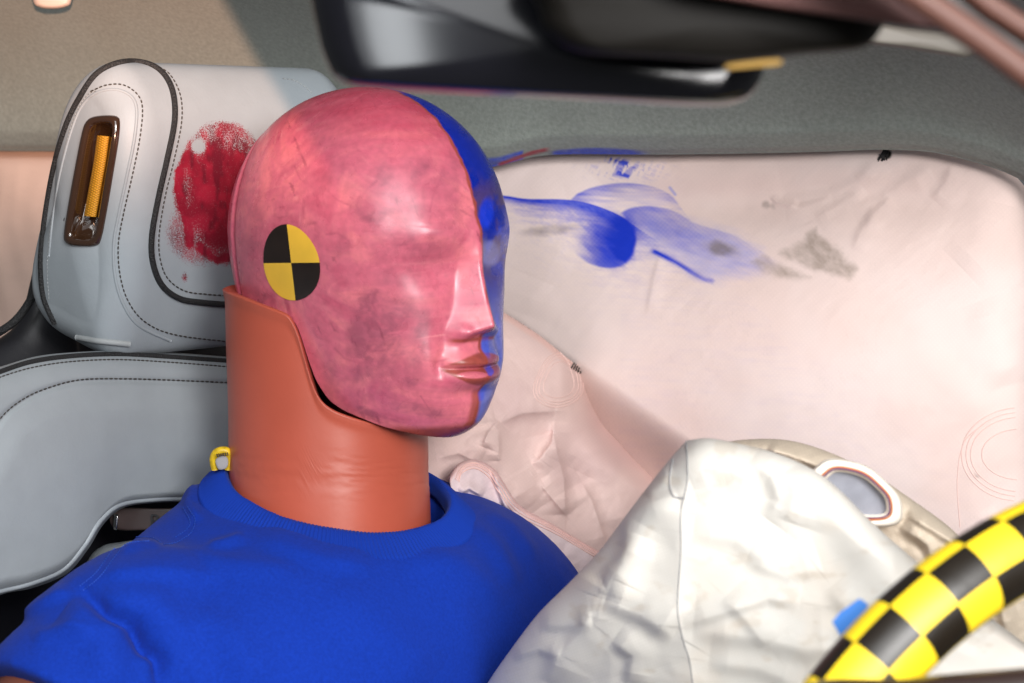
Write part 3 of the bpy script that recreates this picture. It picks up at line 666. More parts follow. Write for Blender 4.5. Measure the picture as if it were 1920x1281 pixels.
stitches('stitching', BB, [(-30, 840), (0, 785), (40, 750), (90, 727), (150, 712), (230, 710), (330, 713), (440, 718)], 9, 6.5, 0.0006, M['thread_dark'], backrest)
laid_tube('edge_welt', BB, [(-40, 1122), (0, 1108), (60, 1093), (118, 1068), (157, 1024), (188, 976), (226, 946), (290, 936), (380, 934)], 0.0022, M['leather_plain'], backrest, lift=-0.0002, n=200)
# black shell behind the cushions and in the shoulder cut-out
o = slab('seat_shell', [(-300, 760), (-120, 700), (0, 634), (40, 590), (72, 480), (110, 500), (160, 600), (300, 620), (500, 630), (640, 650), (640, 1000), (420, 1120), (200, 1200), (-300, 1300)], 1.505, 0.05, M['black_plastic'], seat, tilt=(0.0003, 0))
tube('shell_piping', P(*catmull([(-20, 634), (30, 600), (66, 545), (84, 480)], 40).T, 1.43), 0.003, M['piping'], seat)
o = slab('badge_plate', [(216, 956), (300, 953), (400, 953), (420, 975), (400, 996), (300, 994), (216, 992)], 1.405, 0.006, M['plate'], seat, edge=.12, bow=.05)
slab('badge_trim', [(214, 966), (218, 964), (222, 968), (220, 992), (216, 994), (212, 990)], 1.398, 0.003, M['chrome'], seat, edge=.3, n=40)
tx = bpy.data.curves.new('badge_letter', 'FONT'); tx.body = 'P'; tx.size = 0.0125; tx.extrude = 0.0004
to = bpy.data.objects.new('tmp', tx); COL.objects.link(to); bpy.context.view_layer.update()
me = bpy.data.meshes.new_from_object(to.evaluated_get(bpy.context.evaluated_depsgraph_get())); bpy.data.objects.remove(to)
lo = bpy.data.objects.new('badge_letter', me); me.materials.clear(); me.materials.append(M['black_plastic']); link(lo, seat)
lo.location = P(281, 987, 1.399); lo.rotation_euler = (math.pi / 2 - PITCH, 0, 0)
slab('lower_cushion', [(150, 1090), (165, 1050), (185, 1028), (215, 1018), (300, 1015), (420, 1060), (420, 1200), (150, 1200)], 1.40, 0.03, M['leather_plain'], seat, edge=.2)

# ================================================================== THE DUMMY
dummy = empty('crash_test_dummy', None, 'crash test dummy with a pink and blue painted head, wearing a blue t-shirt', 'test dummy')
HC = P(688, 455, 1.318)        # middle of the skull
HYAW = math.radians(43); HN = math.radians(3.0)
hF = np.array([math.cos(HYAW), -math.sin(HYAW), 0]); hR = np.array([-math.sin(HYAW), -math.cos(HYAW), 0])
hU = UP * math.cos(HN) + hF * math.sin(HN) * 1.0; hFf = hF * math.cos(HN) - UP * math.sin(HN)
HO = HC - hU * 0.128           # chin level on the skull's axis
U_ = [0.0, .004, .010, .018, .026, .034, .042, .050, .058, .066, .074, .084, .096, .108, .118, .130]
XF = [.064, .077, .0890, .0990, .1045, .1075, .1100, .1115, .1115, .1095, .1065, .1030, .1005, .0995, .0995, .1005]
WW = [.028, .040, .0475, .0530, .0575, .0610, .0640, .0660, .0680, .0695, .0710, .0727, .0742, .0757, .0768, .0775]
XB = [.060, .066, .070, .075, .078, .080, .082, .084, .086, .088, .090, .0935, .097, .0995, .101, .102]
UT = 0.232; U0 = 0.130
PHT = np.radians([0, 15, 30, 40, 48, 55, 62, 68, 74, 79, 84, 88, 94, 101, 110, 118, 125, 150, 180]); UBT = [.0085, .0095, .0115, .0135, .0154, .018, .0213, .0242, .0301, .0451, .0800, .0816, .0816, .0825, .0851, .0871, .0885, .090, .092]
def _smooth(tab):
    uu = np.linspace(U_[0], U_[-1], 261); y = np.interp(uu, U_, tab); k = np.exp(-np.linspace(-2.2, 2.2, 31) ** 2); k /= k.sum()
    y2 = np.convolve(np.concatenate([2 * y[0] - y[15:0:-1], y, 2 * y[-1] - y[-2:-17:-1]]), k, 'valid'); return uu, y2
SXF, SXB, SWW = _smooth(XF), _smooth(XB), _smooth(WW)
def head_surface(phi, u, feat=True):
    """point of the head for an angle round the axis (0 is the face) and a height above the chin"""
    k = np.clip((u - U0) / (UT - U0), 0, 1); sc = np.sqrt(np.clip(1 - k ** 2.15, 0, 1))
    xf = np.interp(u, *SXF) * sc; xb = np.interp(u, *SXB) * sc; w = np.interp(u, *SWW) * sc
    c, s = np.cos(phi), np.sin(phi)
    ex = 2 / (2.0 + 0.35 * sstep(.02, .14, u))
    x = np.where(c > 0, xf, xb) * np.sign(c) * np.abs(c) ** ex; l = w * np.sign(s) * np.abs(s) ** ex
    # flatter face front
    if feat:
        al = np.abs(l); fr = sstep(.2, .6, c)
        nW = np.interp(u, [.070, .080, .100, .125, .150], [.0240, .0235, .0175, .0120, .0100]); nA = np.interp(u, [.070, .083, .088, .110, .130, .142, .155], [.0200, .0225, .0215, .0150, .0085, .0035, 0])
        tri = np.sqrt(np.clip(1 - al / nW, 0, 1) ** 2 + .030) - .173
        nub = .0745 + .0075 * np.clip(1 - al / nW, 0, 1)
        x = x + fr * nA * tri * sstep(nub - .0055, nub + .0045, u)
        x = x + fr * .0030 * np.exp(-((al - .0150) / .0050) ** 2 - ((u - .0815) / .0050) ** 2)            # nostril wings
        x = x - fr * .0050 * np.exp(-((al - .028) / .018) ** 2 - ((u - .122) / .013) ** 2)               # eye hollow
        x = x + fr * .0036 * np.exp(-((al - .026) / .026) ** 2 - ((u - .143) / .011) ** 2)               # brow
        x = x + fr * .0018 * np.exp(-((al - .042) / .024) ** 2 - ((u - .096) / .022) ** 2)               # cheekbone
        x = x - fr * .0035 * np.exp(-((al - .024) / .006) ** 2 - ((u - .070 + .25 * (al - .024)) / .014) ** 2)  # fold beside the mouth
        lw = np.clip(1 - (al / .0255) ** 2, 0, 1)
        lipu = .0570 + .10 * al ** 1.0 * .25
        x = x + fr * lw ** .6 * (.0036 * np.exp(-((u - lipu - .0048) / .0042) ** 2) + .0042 * np.exp(-((u - lipu + .0052) / .0048) ** 2) - .0046 * np.exp(-((u - lipu) / .0016) ** 2))
        x = x - fr * .0030 * np.exp(-((al - .0275) / .004) ** 2 - ((u - .0585) / .006) ** 2)               # mouth corner
        x = x - fr * .0030 * np.exp(-(al / .022) ** 2 - ((u - .0410) / .0045) ** 2)                     # under the lip
        x = x - fr * .0012 * np.exp(-(al / .0035) ** 2 - ((u - .067) / .005) ** 2)                       # philtrum
        x = x + fr * .0030 * np.exp(-(al / .020) ** 2 - ((u - .018) / .009) ** 2)                        # chin
        # flat pad round the ear marker, and the groove of the rear skull cap
        q = x + .058 + .05 * (u - .15); g = np.exp(-(q / .0016) ** 2); l = l * (1 - .028 * g); x = x + .0016 * g
        cap = sstep(-.002, -.005, q); l = l * (1 + .014 * cap)
    return HO + x[..., None] * hFf + l[..., None] * hR + u[..., None] * hU, x, l
def build_head():
    nph, nv = 560, 420
    ph = np.linspace(0, 2 * math.pi, nph, endpoint=False)
    # more lines on the face, fewer behind
    ph = ph - 0.45 * np.sin(ph)
    aph = np.minimum(ph, 2 * math.pi - ph)
    ub = np.interp(aph, PHT, UBT); k = np.ones(5) / 5; ub = np.convolve(np.concatenate([ub[-2:], ub, ub[:2]]), k, 'valid')
    v = np.linspace(0, 1, nv); sv = np.where(v < .72, v / .72 * .62, .62 + .38 * np.sin((v - .72) / .28 * math.pi / 2))
    u = ub[:, None] + (UT - 1e-5 - ub[:, None]) * sv[None]
    pts, x, l = head_surface(np.repeat(ph[:, None], nv, 1), u)
    for _ in range(4):          # soften the moulded features a little
        x2 = (np.roll(x, 1, 0) + 2 * x + np.roll(x, -1, 0)) / 4; x2[:, 1:-1] = (x2[:, :-2] + 2 * x2[:, 1:-1] + x2[:, 2:]) / 4
        x = np.where(x > .045, x2, x)
    pts = HO + x[..., None] * hFf + l[..., None] * hR + u[..., None] * hU
    # rolled lower rim and underside
    rim = []
    for a, (sh, dz) in enumerate([(0.20, .016), (.55, .016), (.80, .011), (.90, .006), (.955, .0025), (.985, .0006)]):
        q = HO + (x[:, 0] * sh)[:, None] * hFf + (l[:, 0] * sh)[:, None] * hR + (u[:, 0] + dz)[:, None] * hU; rim.append(q)
    pts = np.concatenate([np.array(rim).transpose(1, 0, 2), pts], 1)
    z = lambda a: np.concatenate([np.repeat(a[:, :1], 6, 1), a], 1)
    x, l, u = z(x), z(l), z(u); nv2 = nv + 6
    px, py, d = proj(pts)
    # ---- paint: pink half, blue half, bare vinyl between, smears
    X, L, Z = x * 1000, l * 1000, u * 1000
    wob = (fbm(Z / 14, X / 14, seed=101) - .5)
    pink = np.zeros(px.shape + (3,)) + np.array(srgb(203, 102, 120))
    bigs = fbm(X / 26, L / 26, Z / 26, seed=102); brush = fbm((X + .4 * Z) / 22, (Z - .4 * X) / 4.5, L / 20, seed=103); brush2 = fbm(X / 40, Z / 2.4, L / 40, seed=104, octv=3)
    A_ = X + .7 * L; sw, sw2, ws = 0, 0, 0
    A_ = A_ + 10 * (fbm(X / 40, L / 40, Z / 40, seed=205, octv=2) - .5); Zw = Z + 10 * (fbm(X / 40, L / 40, Z / 40, seed=206, octv=2) - .5)
    for k_, an_ in enumerate((12, 55, 105, 150)):       # brush strokes laid in a few directions
        ca, sa = math.cos(math.radians(an_)), math.sin(math.radians(an_)); P_, Q_ = A_ * ca + Zw * sa, Zw * ca - A_ * sa
        w_ = sstep(.38, .62, fbm(X / 30, L / 30, Z / 30, seed=220 + k_, octv=1)) + .02; ws = ws + w_
        sw = sw + w_ * fbm(P_ / 14, Q_ / 2.2, seed=230 + k_, octv=4); sw2 = sw2 + w_ * fbm(P_ / 24, Q_ / 8, seed=240 + k_, octv=4)
    sw, sw2 = sw / ws, sw2 / ws
    pink = lerp(pink, srgb(226, 122, 130), sstep(.48, .70, sw2) * .75); pink = lerp(pink, srgb(184, 76, 100), sstep(.50, .30, sw2) * .5)
    pink = lerp(pink, srgb(236, 150, 152), sstep(.58, .78, sw) * .40 * (1 - .6 * (x > .02))); pink = lerp(pink, srgb(158, 62, 86), sstep(.42, .22, sw) * .5 * (1 - .5 * (x > .02)))
    pink = lerp(pink, srgb(186, 80, 110), sstep(-20, -70, X) * .45)
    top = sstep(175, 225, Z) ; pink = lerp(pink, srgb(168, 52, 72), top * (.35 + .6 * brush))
    # purple-grey smudges from the bag cloth
    sm = 0
    for cx, cy, rx, ry, an, am in [(720, 590, 80, 48, 0, .75), (690, 640, 52, 66, 0, .8), (745, 520, 60, 34, -20, .35), (800, 330, 60, 40, 30, .5), (840, 400, 34, 60, 0, .45), (700, 400, 56, 30, 10, .5), (720, 330, 30, 30, 0, .35), (760, 590, 50, 40, 0, .6), (680, 700, 34, 30, 0, .5), (775, 690, 26, 50, 0, .5), (600, 340, 40, 22, 30, .22), (560, 300, 70, 18, -35, .15), (790, 620, 24, 70, 0, .55), (800, 770, 70, 14, 12, .7), (690, 770, 60, 10, 18, .5), (850, 330, 26, 60, 10, .4), (650, 460, 26, 26, 0, .3), (720, 640, 90, 110, 0, .42), (760, 420, 110, 110, 0, .30), (470, 420, 30, 120, 0, .35), (500, 560, 60, 20, 20, .4), (620, 700, 16, 60, -15, .3)]:
        sm = np.maximum(sm, am * sstep(1.25, .2, ell(px + 26 * (bigs - .5), py + 26 * (brush - .5), cx, cy, rx, ry, an)))
    wv_ = .5 + .5 * np.sin((px * .8 + py * .6) * 1.1 + 5 * bigs)
    sm = np.clip(sm * (.38 + 1.6 * fbm(px / 30, py / 24, seed=106) * (.55 + .7 * fbm(px / 5, py / 3, seed=107) + .25 * wv_)), 0, .68) * (l > -.004)
    sm = sm * (.50 + .55 * sstep(.34, .64, fbm(px / 20 + 3 * bigs, py / 15 + 3 * brush, seed=116, octv=5)))
    pink = lerp(pink, srgb(144, 74, 92), sm)
    for k_ in range(44):
        x0, y0 = random.uniform(450, 870), random.uniform(190, 770); a0, ln = random.uniform(0, 6.28), random.uniform(25, 90); cv = random.uniform(-1.2, 1.2)
        q_ = [(x0 + ln * t_ * math.cos(a0 + cv * t_), y0 + ln * t_ * math.sin(a0 + cv * t_)) for t_ in (0, .33, .66, 1)]
        bx_ = (np.abs(px - x0) < 110) & (np.abs(py - y0) < 110) & (l > -.002)
        if bx_.any():
            dd_, _, fr_ = pdist(px[bx_], py[bx_], q_); wd = random.choice((1.6, 2.2, 5, 9)); al_ = np.exp(-(dd_ / wd) ** 2) * (1 - fr_) * (.5 if wd < 3 else .28) * (.3 + 1.2 * brush[bx_])
            tgt = np.array(srgb(*random.choice(((126, 50, 74), (240, 152, 156), (150, 62, 86), (228, 130, 136))))); pink[bx_] = pink[bx_] + (tgt - pink[bx_]) * np.clip(al_, 0, 1)[:, None]
    capq = x + .058 + .05 * (u - .15); pink = lerp(pink, srgb(96, 34, 44), np.exp(-(capq / .0013) ** 2) * .75)
    # scuffs
    sc = sstep(.70, .78, fbm((px - py * .4) / 8, (py + px * .3) / 40, seed=108, octv=3)) * sstep(.5, .65, fbm(px / 70, py / 70, seed=109)); pink = lerp(pink, srgb(120, 48, 66), sc * .45)
    sc = sstep(.72, .8, fbm((px * .8 + py * .5) / 60, (py * .8 - px * .5) / 5, seed=110, octv=3)); pass
    vinyl = np.zeros(px.shape + (3,)) + np.array(srgb(150, 68, 56)); vinyl *= (.9 + .2 * bigs)[..., None]
    blue = np.zeros(px.shape + (3,)) + np.array(srgb(10, 34, 142)); blue = lerp(blue, srgb(44, 66, 184), sstep(.45, .65, bigs) * sstep(350, 480, py)); blue = lerp(blue, srgb(120, 126, 196), sstep(500, 640, py) * .6)
    worn = sstep(.46, .6, fbm(px / 30, py / 34, seed=112)); blue = lerp(blue, srgb(84, 60, 84), worn * .7 * sstep(300, 380, py) * sstep(560, 480, py)); blue = lerp(blue, srgb(20, 52, 190), sstep(1.1, .6, ell(px, py, 912, 400, 16, 34, 8)) * .9); blue = lerp(blue, srgb(126, 128, 200), sstep(1.15, .6, ell(px, py, 918, 475, 22, 26)) * .7)
    # the pink stops 2 mm short of the midline
    fe = fbm(X / 5, Z / 7, L / 5, seed=212) - .5; mp = sstep(-.9, .9, L + 1.0 + 3.4 * wob + 3.2 * fe)
    c = vinyl * 1.0
    mb = sstep(.0, 1.5, -(L + 2.6 + 3.0 * wob + 3.6 * fe))
    aL = np.abs(L); LU = 57.0 + .025 * aL; lw = np.clip(1 - (aL / 27.0) ** 2, 0, 1); front = x > .05
    up_lip = sstep(-.6, .6, Z - LU) * sstep(1.2, -.4, Z - LU - 9.5 * lw); lo_lip = sstep(.6, -.6, Z - LU) * sstep(-1.2, .6, Z - LU + 10.5 * lw)
    dab = sstep(1.1, .8, np.hypot((L - 9) / 11, (Z - LU + 3.4) / 2.2)); line = sstep(2.0, .8, np.abs(Z - LU - 1.6)) * (L > 2) * (aL < 25)
    nose_b = sstep(2.5, 0, np.abs(Z - 75.5)) * sstep(23, 18, aL)
    chin_b = sstep(24, 17, Z + 6 * (bigs - .5) + .10 * aL) * sstep(46, 30, aL) + sstep(6, 2, aL + 3 * wob) * sstep(46, 40, Z) * .8
    lipm = sstep(27, 24, aL); up_lip, lo_lip = up_lip * lipm, lo_lip * lipm
    bare = np.clip(np.maximum.reduce([up_lip, lo_lip * (1 - dab * .9), nose_b, chin_b]) - line * .6, 0, 1) * front
    bare = np.clip(bare * (.75 + .6 * brush), 0, 1)
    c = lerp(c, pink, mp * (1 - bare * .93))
    c = np.where((mb > 0)[..., None], c + (blue - c) * (mb * (1 - .8 * bare))[..., None], c)
    fn = fbm(X / 6, L / 6, Z / 6, seed=211) - .5
    for (l0, z0, rl, rz, al_) in ((-6, 68, 4, 6, .5), (-6, 53, 4.5, 2.4, .7), (-6, 39, 4, 5, .5)):
        mk = sstep(1.15, .75, np.hypot((L - l0) / rl, (Z - z0 + .4 * L) / rz) + 1.1 * fn) * front
        c = lerp(c, srgb(44, 72, 196), mk * al_)
    V = pts.reshape(-1, 3); F = grid_faces(nph, nv2, cu=True)
    top_i = len(V); V = np.vstack([V, (HO + UT * hU)[None]])
    cc = np.vstack([c.reshape(-1, 3), c[0, -1][None]])
    Fl = F; tri = [[(i + 1) % nph * nv2 + nv2 - 1, i * nv2 + nv2 - 1] for i in range(nph)]
    Ft = np.array([[a, top_i, b, b] for b, a in tri])
    o = mesh_obj('head', V, np.vstack([Fl]), M['head'], dummy, col=cc)
    # close the crown
    bm = bmesh.new(); bm.from_mesh(o.data); bm.verts.ensure_lookup_table()
    ring = [bm.verts[i * nv2 + nv2 - 1] for i in range(nph)]
    for i in range(nph):
        try: f = bm.faces.new((ring[i], ring[(i + 1) % nph], bm.verts[top_i])); f.smooth = True
        except ValueError: pass
    bmesh.ops.recalc_face_normals(bm, faces=bm.faces); bm.to_mesh(o.data); bm.free()
    tag(o, 'smooth head painted pink on the near half and blue on the far half')
    return o
head = build_head(); HDB = bvh_of(head)
# round black and yellow target over the ear
def build_marker():
    nr, na = 12, 72; V, F, mi = [], [], []
    a0 = math.radians(-94.5)
    for j in range(nr + 1):
        for i in range(na):
            a = a0 + 2 * math.pi * i / na; r = j / nr
            k = 1 + .02 * math.sin(3 * a + 1)
            x = 547 + 53 * r * k * math.cos(a) + 4 * r * math.sin(a); y = 493 + 71 * r * k * math.sin(a) + 5 * r * math.cos(a)
            w, n = lay(HDB, [(x, y)], 0.0005); V.append(w[0])
    for j in range(nr):
        for i in range(na):
            F.append([j * na + i, (j + 1) * na + i, (j + 1) * na + (i + 1) % na, j * na + (i + 1) % na]); mi.append((i * 4 // na) % 2)
    o = mesh_obj('target_marker', V, F, None, head, mats=[M['yellow'], M['markblack']], midx=mi)
    return tag(o, 'round black and yellow quartered target sticker over the ear')
build_marker()

# neck: rubber sleeve cut to follow the jaw
NB = P(618, 985, 1.325)
def build_neck():
    nph, nv = 220, 110
    ph = np.linspace(0, 2 * math.pi, nph, endpoint=False); aph = np.minimum(ph, 2 * math.pi - ph)
    # top line as a share of the sleeve's axis, cut to follow the jaw
    tt = np.interp(aph, np.radians([0, 10, 20, 30, 40, 46, 50, 55, 60, 65, 70, 75, 80, 85, 90, 100, 110, 120, 150, 180]), [.588, .605, .622, .642, .666, .695, .736, .86, .957, .9728, .9814, .99, .998, 1.005, 1.012, 1.0205, 1.0257, 1.028, 1.03, 1.03])
    k = np.ones(5) / 5; tt = np.convolve(np.concatenate([tt[-2:], tt, tt[:2]]), k, 'valid')
    A0 = P(620, 1120, 1.327); A1 = P(613, 560, 1.327); rows = []
    def ring(t, grow=0.0):
        r = 0.0685 - .0012 * np.exp(-((t - .6) / .22) ** 2) + .0015 * sstep(.3, .0, t) + grow + .0013 * np.exp(-((t - tt) / .022) ** 2)
        return A0 + t[:, None] * (A1 - A0) + (r * np.cos(ph))[:, None] * hF + (r * np.sin(ph))[:, None] * hR
    for q in np.linspace(0, 1, nv): rows.append(ring(.02 + (tt - .02) * q))
    for dt, g in ((.0050, .0004), (.0085, -.0008), (.0090, -.0024), (.0060, -.0038), (.000, -.0055), (-.008, -.010), (-.02, -.02)): rows.append(ring(tt + dt, g))
    rows.append(ring(tt * 0 + .3, -.05))
    V = np.array(rows); nv2 = len(V)
    px, py, d = proj(V)
    # creases across the throat
    wr = fbm(px / 40, py / 5, seed=121) * np.exp(-((py - 890) / 38) ** 2)
    nrm = V - V.mean(1, keepdims=True); nrm /= np.linalg.norm(nrm, axis=2, keepdims=True) + 1e-9
    V = V + nrm * (-.0010 * wr )[..., None]
    o = mesh_obj('neck', V.reshape(-1, 3), grid_faces(nv2, nph, cv=True), M['vinyl'], dummy)
    return tag(o, 'orange rubber neck sleeve below the painted head')
neck = build_neck()

# torso under the shirt, shirt as one cloth
RECL = math.radians(14)
bU = UP * math.cos(RECL) - FW * math.sin(RECL); bF = FW * math.cos(RECL) + UP * math.sin(RECL)
BO = P(628, 950, 1.33)
def collar_ring(ph, g=0.0, dz=0.0):
    g = np.asarray(g, float)
    x = .004 + (.0770 + g) * np.cos(ph); l = (.079 + g) * np.sin(ph); z = -.020 * np.cos(ph) + .008 - .002 * np.sin(ph) + dz
    return BO + x[..., None] * FW + l[..., None] * RT + z[..., None] * UP
def build_shirt():
    nph, nk = 160, 60
    ph = np.linspace(0, 2 * math.pi, nph, endpoint=False); c, s = np.cos(ph), np.sin(ph)
    rm = 1 / (np.abs(c / np.where(c > 0, .135, .11)) ** 2.6 + np.abs(s / .205) ** 2.6) ** (1 / 2.6)
    H = .085 * s * s + .13 * c * c * (c > 0) + .10 * c * c * (c <= 0)
    st = collar_ring(ph); rows = []
    rows.append(BO + 0 * st - UP * .03); rows.append(collar_ring(ph, -.03, -.03)); rows.append(collar_ring(ph, -.008, -.018)); rows.append(collar_ring(ph, -.001, -.003))
    dirh = c[:, None] * FW + s[:, None] * RT
    r0 = np.linalg.norm((st - BO)[:, :2], axis=1)
    for k in np.linspace(0, 1, nk):
        a = math.sin(k * math.pi / 2); b = 1 - (1 - a ** 2.0) ** (1 / 2.0)
        rows.append(st + dirh * ((rm - r0) * a)[:, None] - UP * (H * b)[:, None] - UP * (0.020 * a * np.abs(s))[:, None])
    last = rows[-1]
    for k in np.linspace(0, 1, 20)[1:]: rows.append(last - bU * .28 * k)
    rows.append(BO + 0 * st - UP * .42)
    V = np.array(rows); F = [list(f) for f in grid_faces(len(rows), nph, cv=True)]
    # sleeve of the near arm
    sh = BO + RT * .155 - UP * .075 - FW * .01; en = sh + RT * .049 - UP * .042
    path = np.array([sh - RT * .04, sh, (sh + en) / 2, en]); path = catmull(path, 30)
    Vs, Fs = tube_geo(path, np.interp(np.linspace(0, 1, 30), [0, .3, 1], [.055, .070, .077]), 40)
    sh2 = BO - RT * .135 - UP * .085; en2 = sh2 - RT * .085 - UP * .16 + FW * .05
    Vt, Ft = tube_geo(catmull(np.array([sh2 + RT * .04, sh2, (sh2 + en2) / 2, en2]), 30), np.interp(np.linspace(0, 1, 30), [0, .3, 1], [.055, .066, .072]), 40)
    Va, Fa = join_geo([(V.reshape(-1, 3), F), (Vs, Fs), (Vt, Ft)])
    tmp = mesh_obj('tmp', Va, Fa, M['shirt'])
    r = tmp.modifiers.new('r', 'REMESH'); r.mode = 'VOXEL'; r.voxel_size = 0.0027
    sm = tmp.modifiers.new('s', 'SMOOTH'); sm.factor = .5; sm.iterations = 20
    bpy.context.view_layer.update(); dg = bpy.context.evaluated_depsgraph_get()
    me = bpy.data.meshes.new_from_object(tmp.evaluated_get(dg)); bpy.data.objects.remove(tmp)
    co = np.empty(len(me.vertices) * 3, np.float32); me.vertices.foreach_get('co', co); co = co.reshape(-1, 3).astype(float)
    no = np.empty(len(me.vertices) * 3, np.float32); me.vertices.foreach_get('normal', no); no = no.reshape(-1, 3)
    px, py, d = proj(co)
    h = 0
    for pts, w, am, k in [
        ([(150, 1105), (200, 1150), (245, 1168), (265, 1205), (300, 1235), (302, 1290)], 13, -.011, 'r'), ([(235, 1165), (262, 1185), (284, 1225)], 26, -.006, 'r'), ([(120, 1150), (190, 1200), (215, 1290)], 42, .007, 'r'), 
        ([(60, 1200), (130, 1190), (180, 1195)], 16, .003, 'r'), ([(40, 1160), (90, 1135), (135, 1110)], 12, .004, 'f'),
        
        ([(180, 1085), (300, 1075), (420, 1085)], 22, .004, 'f'), ([(390, 1028), (430, 1018), (460, 1008)], 10, .003, 'r'),
        ([(480, 1010), (600, 1050), (700, 1065)], 26, .0035, 'f'), ([(300, 1020), (420, 1060), (560, 1075)], 22, .0028, 'r'),
        ([(900, 955), (960, 985), (1010, 1050)], 18, .0028, 'r'), ([(880, 975), (930, 1020), (970, 1100)], 20, .003, 'r'), ([(760, 1050), (860, 1060), (950, 1130)], 30, .003, 'r'),
        ([(370, 900), (352, 940), (372, 975)], 10, .004, 'r'), ([(350, 1150), (430, 1200), (500, 1281)], 40, .005, 'r'), ([(620, 1100), (700, 1180), (800, 1281)], 50, .004, 'r'),
        ([(230, 1040), (270, 1018), (300, 1022)], 8, .003, 'r')]:
        h = h + crease(px, py, pts, w, am, k)
    h = h * 1.1
    h = h + crease(px, py, [(190, 1115), (280, 1135), (340, 1200), (370, 1290)], 40, .006, 'r')
    h = h + .006 * (fbm(co[:, 0] * 14, co[:, 1] * 14, co[:, 2] * 14, seed=131, octv=2) - .5) + .0011 * (fbm(co[:, 0] * 45, co[:, 1] * 45, co[:, 2] * 45, seed=132, octv=3) - .5)
    co = co + no * h[:, None]
    me.vertices.foreach_set('co', co.astype(np.float32).ravel()); me.update()
    me.polygons.foreach_set('use_smooth', np.ones(len(me.polygons), bool))
    me.materials.clear(); me.materials.append(M['shirt']); me.name = 't_shirt'
    o = link(bpy.data.objects.new('t_shirt', me), dummy)
    return tag(o, 'royal blue short sleeved cotton t-shirt'), sh, en
shirt, SH, EN = build_shirt(); SB = bvh_of(shirt)
def build_collar():
    nph, ns = 1200, 22; ph = np.linspace(0, 2 * math.pi, nph, endpoint=False); V = []; uv = []; rib = .00045 * np.cos(ph * 200)
    prof = [(-.0050, -.010), (-.0048, -.002), (-.0040, .0022), (-.0022, .0036), (.0005, .0026), (.006, -.0015), (.0125, -.0072), (.0158, -.0098), (.0162, -.0128), (.010, -.0105), (.004, -.0055), (-.001, -.006)]
    pr = catmull(prof, ns, True)
    for a, b in pr: V.append(collar_ring(ph, a + rib * (a > -.004), b + .0045 + rib * .6 * (a > -.003))); uv.append(np.stack([ph * 1.0 * 6, np.full(nph, 0.01)], 1))
    V = np.array(V); V = V + (0.002 * (fbm(np.cos(ph) * 3, np.sin(ph) * 3, seed=141) - .5))[None, :, None] * UP
    return mesh_obj('collar', V, grid_faces(ns, nph, cu=True, cv=True), M['rib'], shirt, uv=np.array(uv))
build_collar()
for pts in ([(150, 1100), (180, 1075), (210, 1035), (235, 1012), (280, 1008), (305, 1020)], [(156, 1108), (188, 1082), (218, 1042), (240, 1020), (282, 1015)], [(352, 950), (366, 975), (358, 1000), (330, 1018), (305, 1022)], [(344, 952), (357, 978), (350, 994), (326, 1010)]):
    stitches('shoulder_stitching', SB, pts, 5, 3.5, 0.0005, M['thread_blue'], shirt, lift=0.0004)
tube('upper_arm', catmull(np.array([SH + RT * .02 - UP * .017, EN, EN + RT * .07 - UP * .06, EN + RT * .13 - UP * .13]), 40), np.linspace(.066, .056, 40), M['skin'], dummy, sides=40)
tube('upper_body', np.array([NB - UP * .02, NB - UP * .06, NB - UP * .12]), [.06, .064, .05], M['vinyl'], dummy, sides=30)

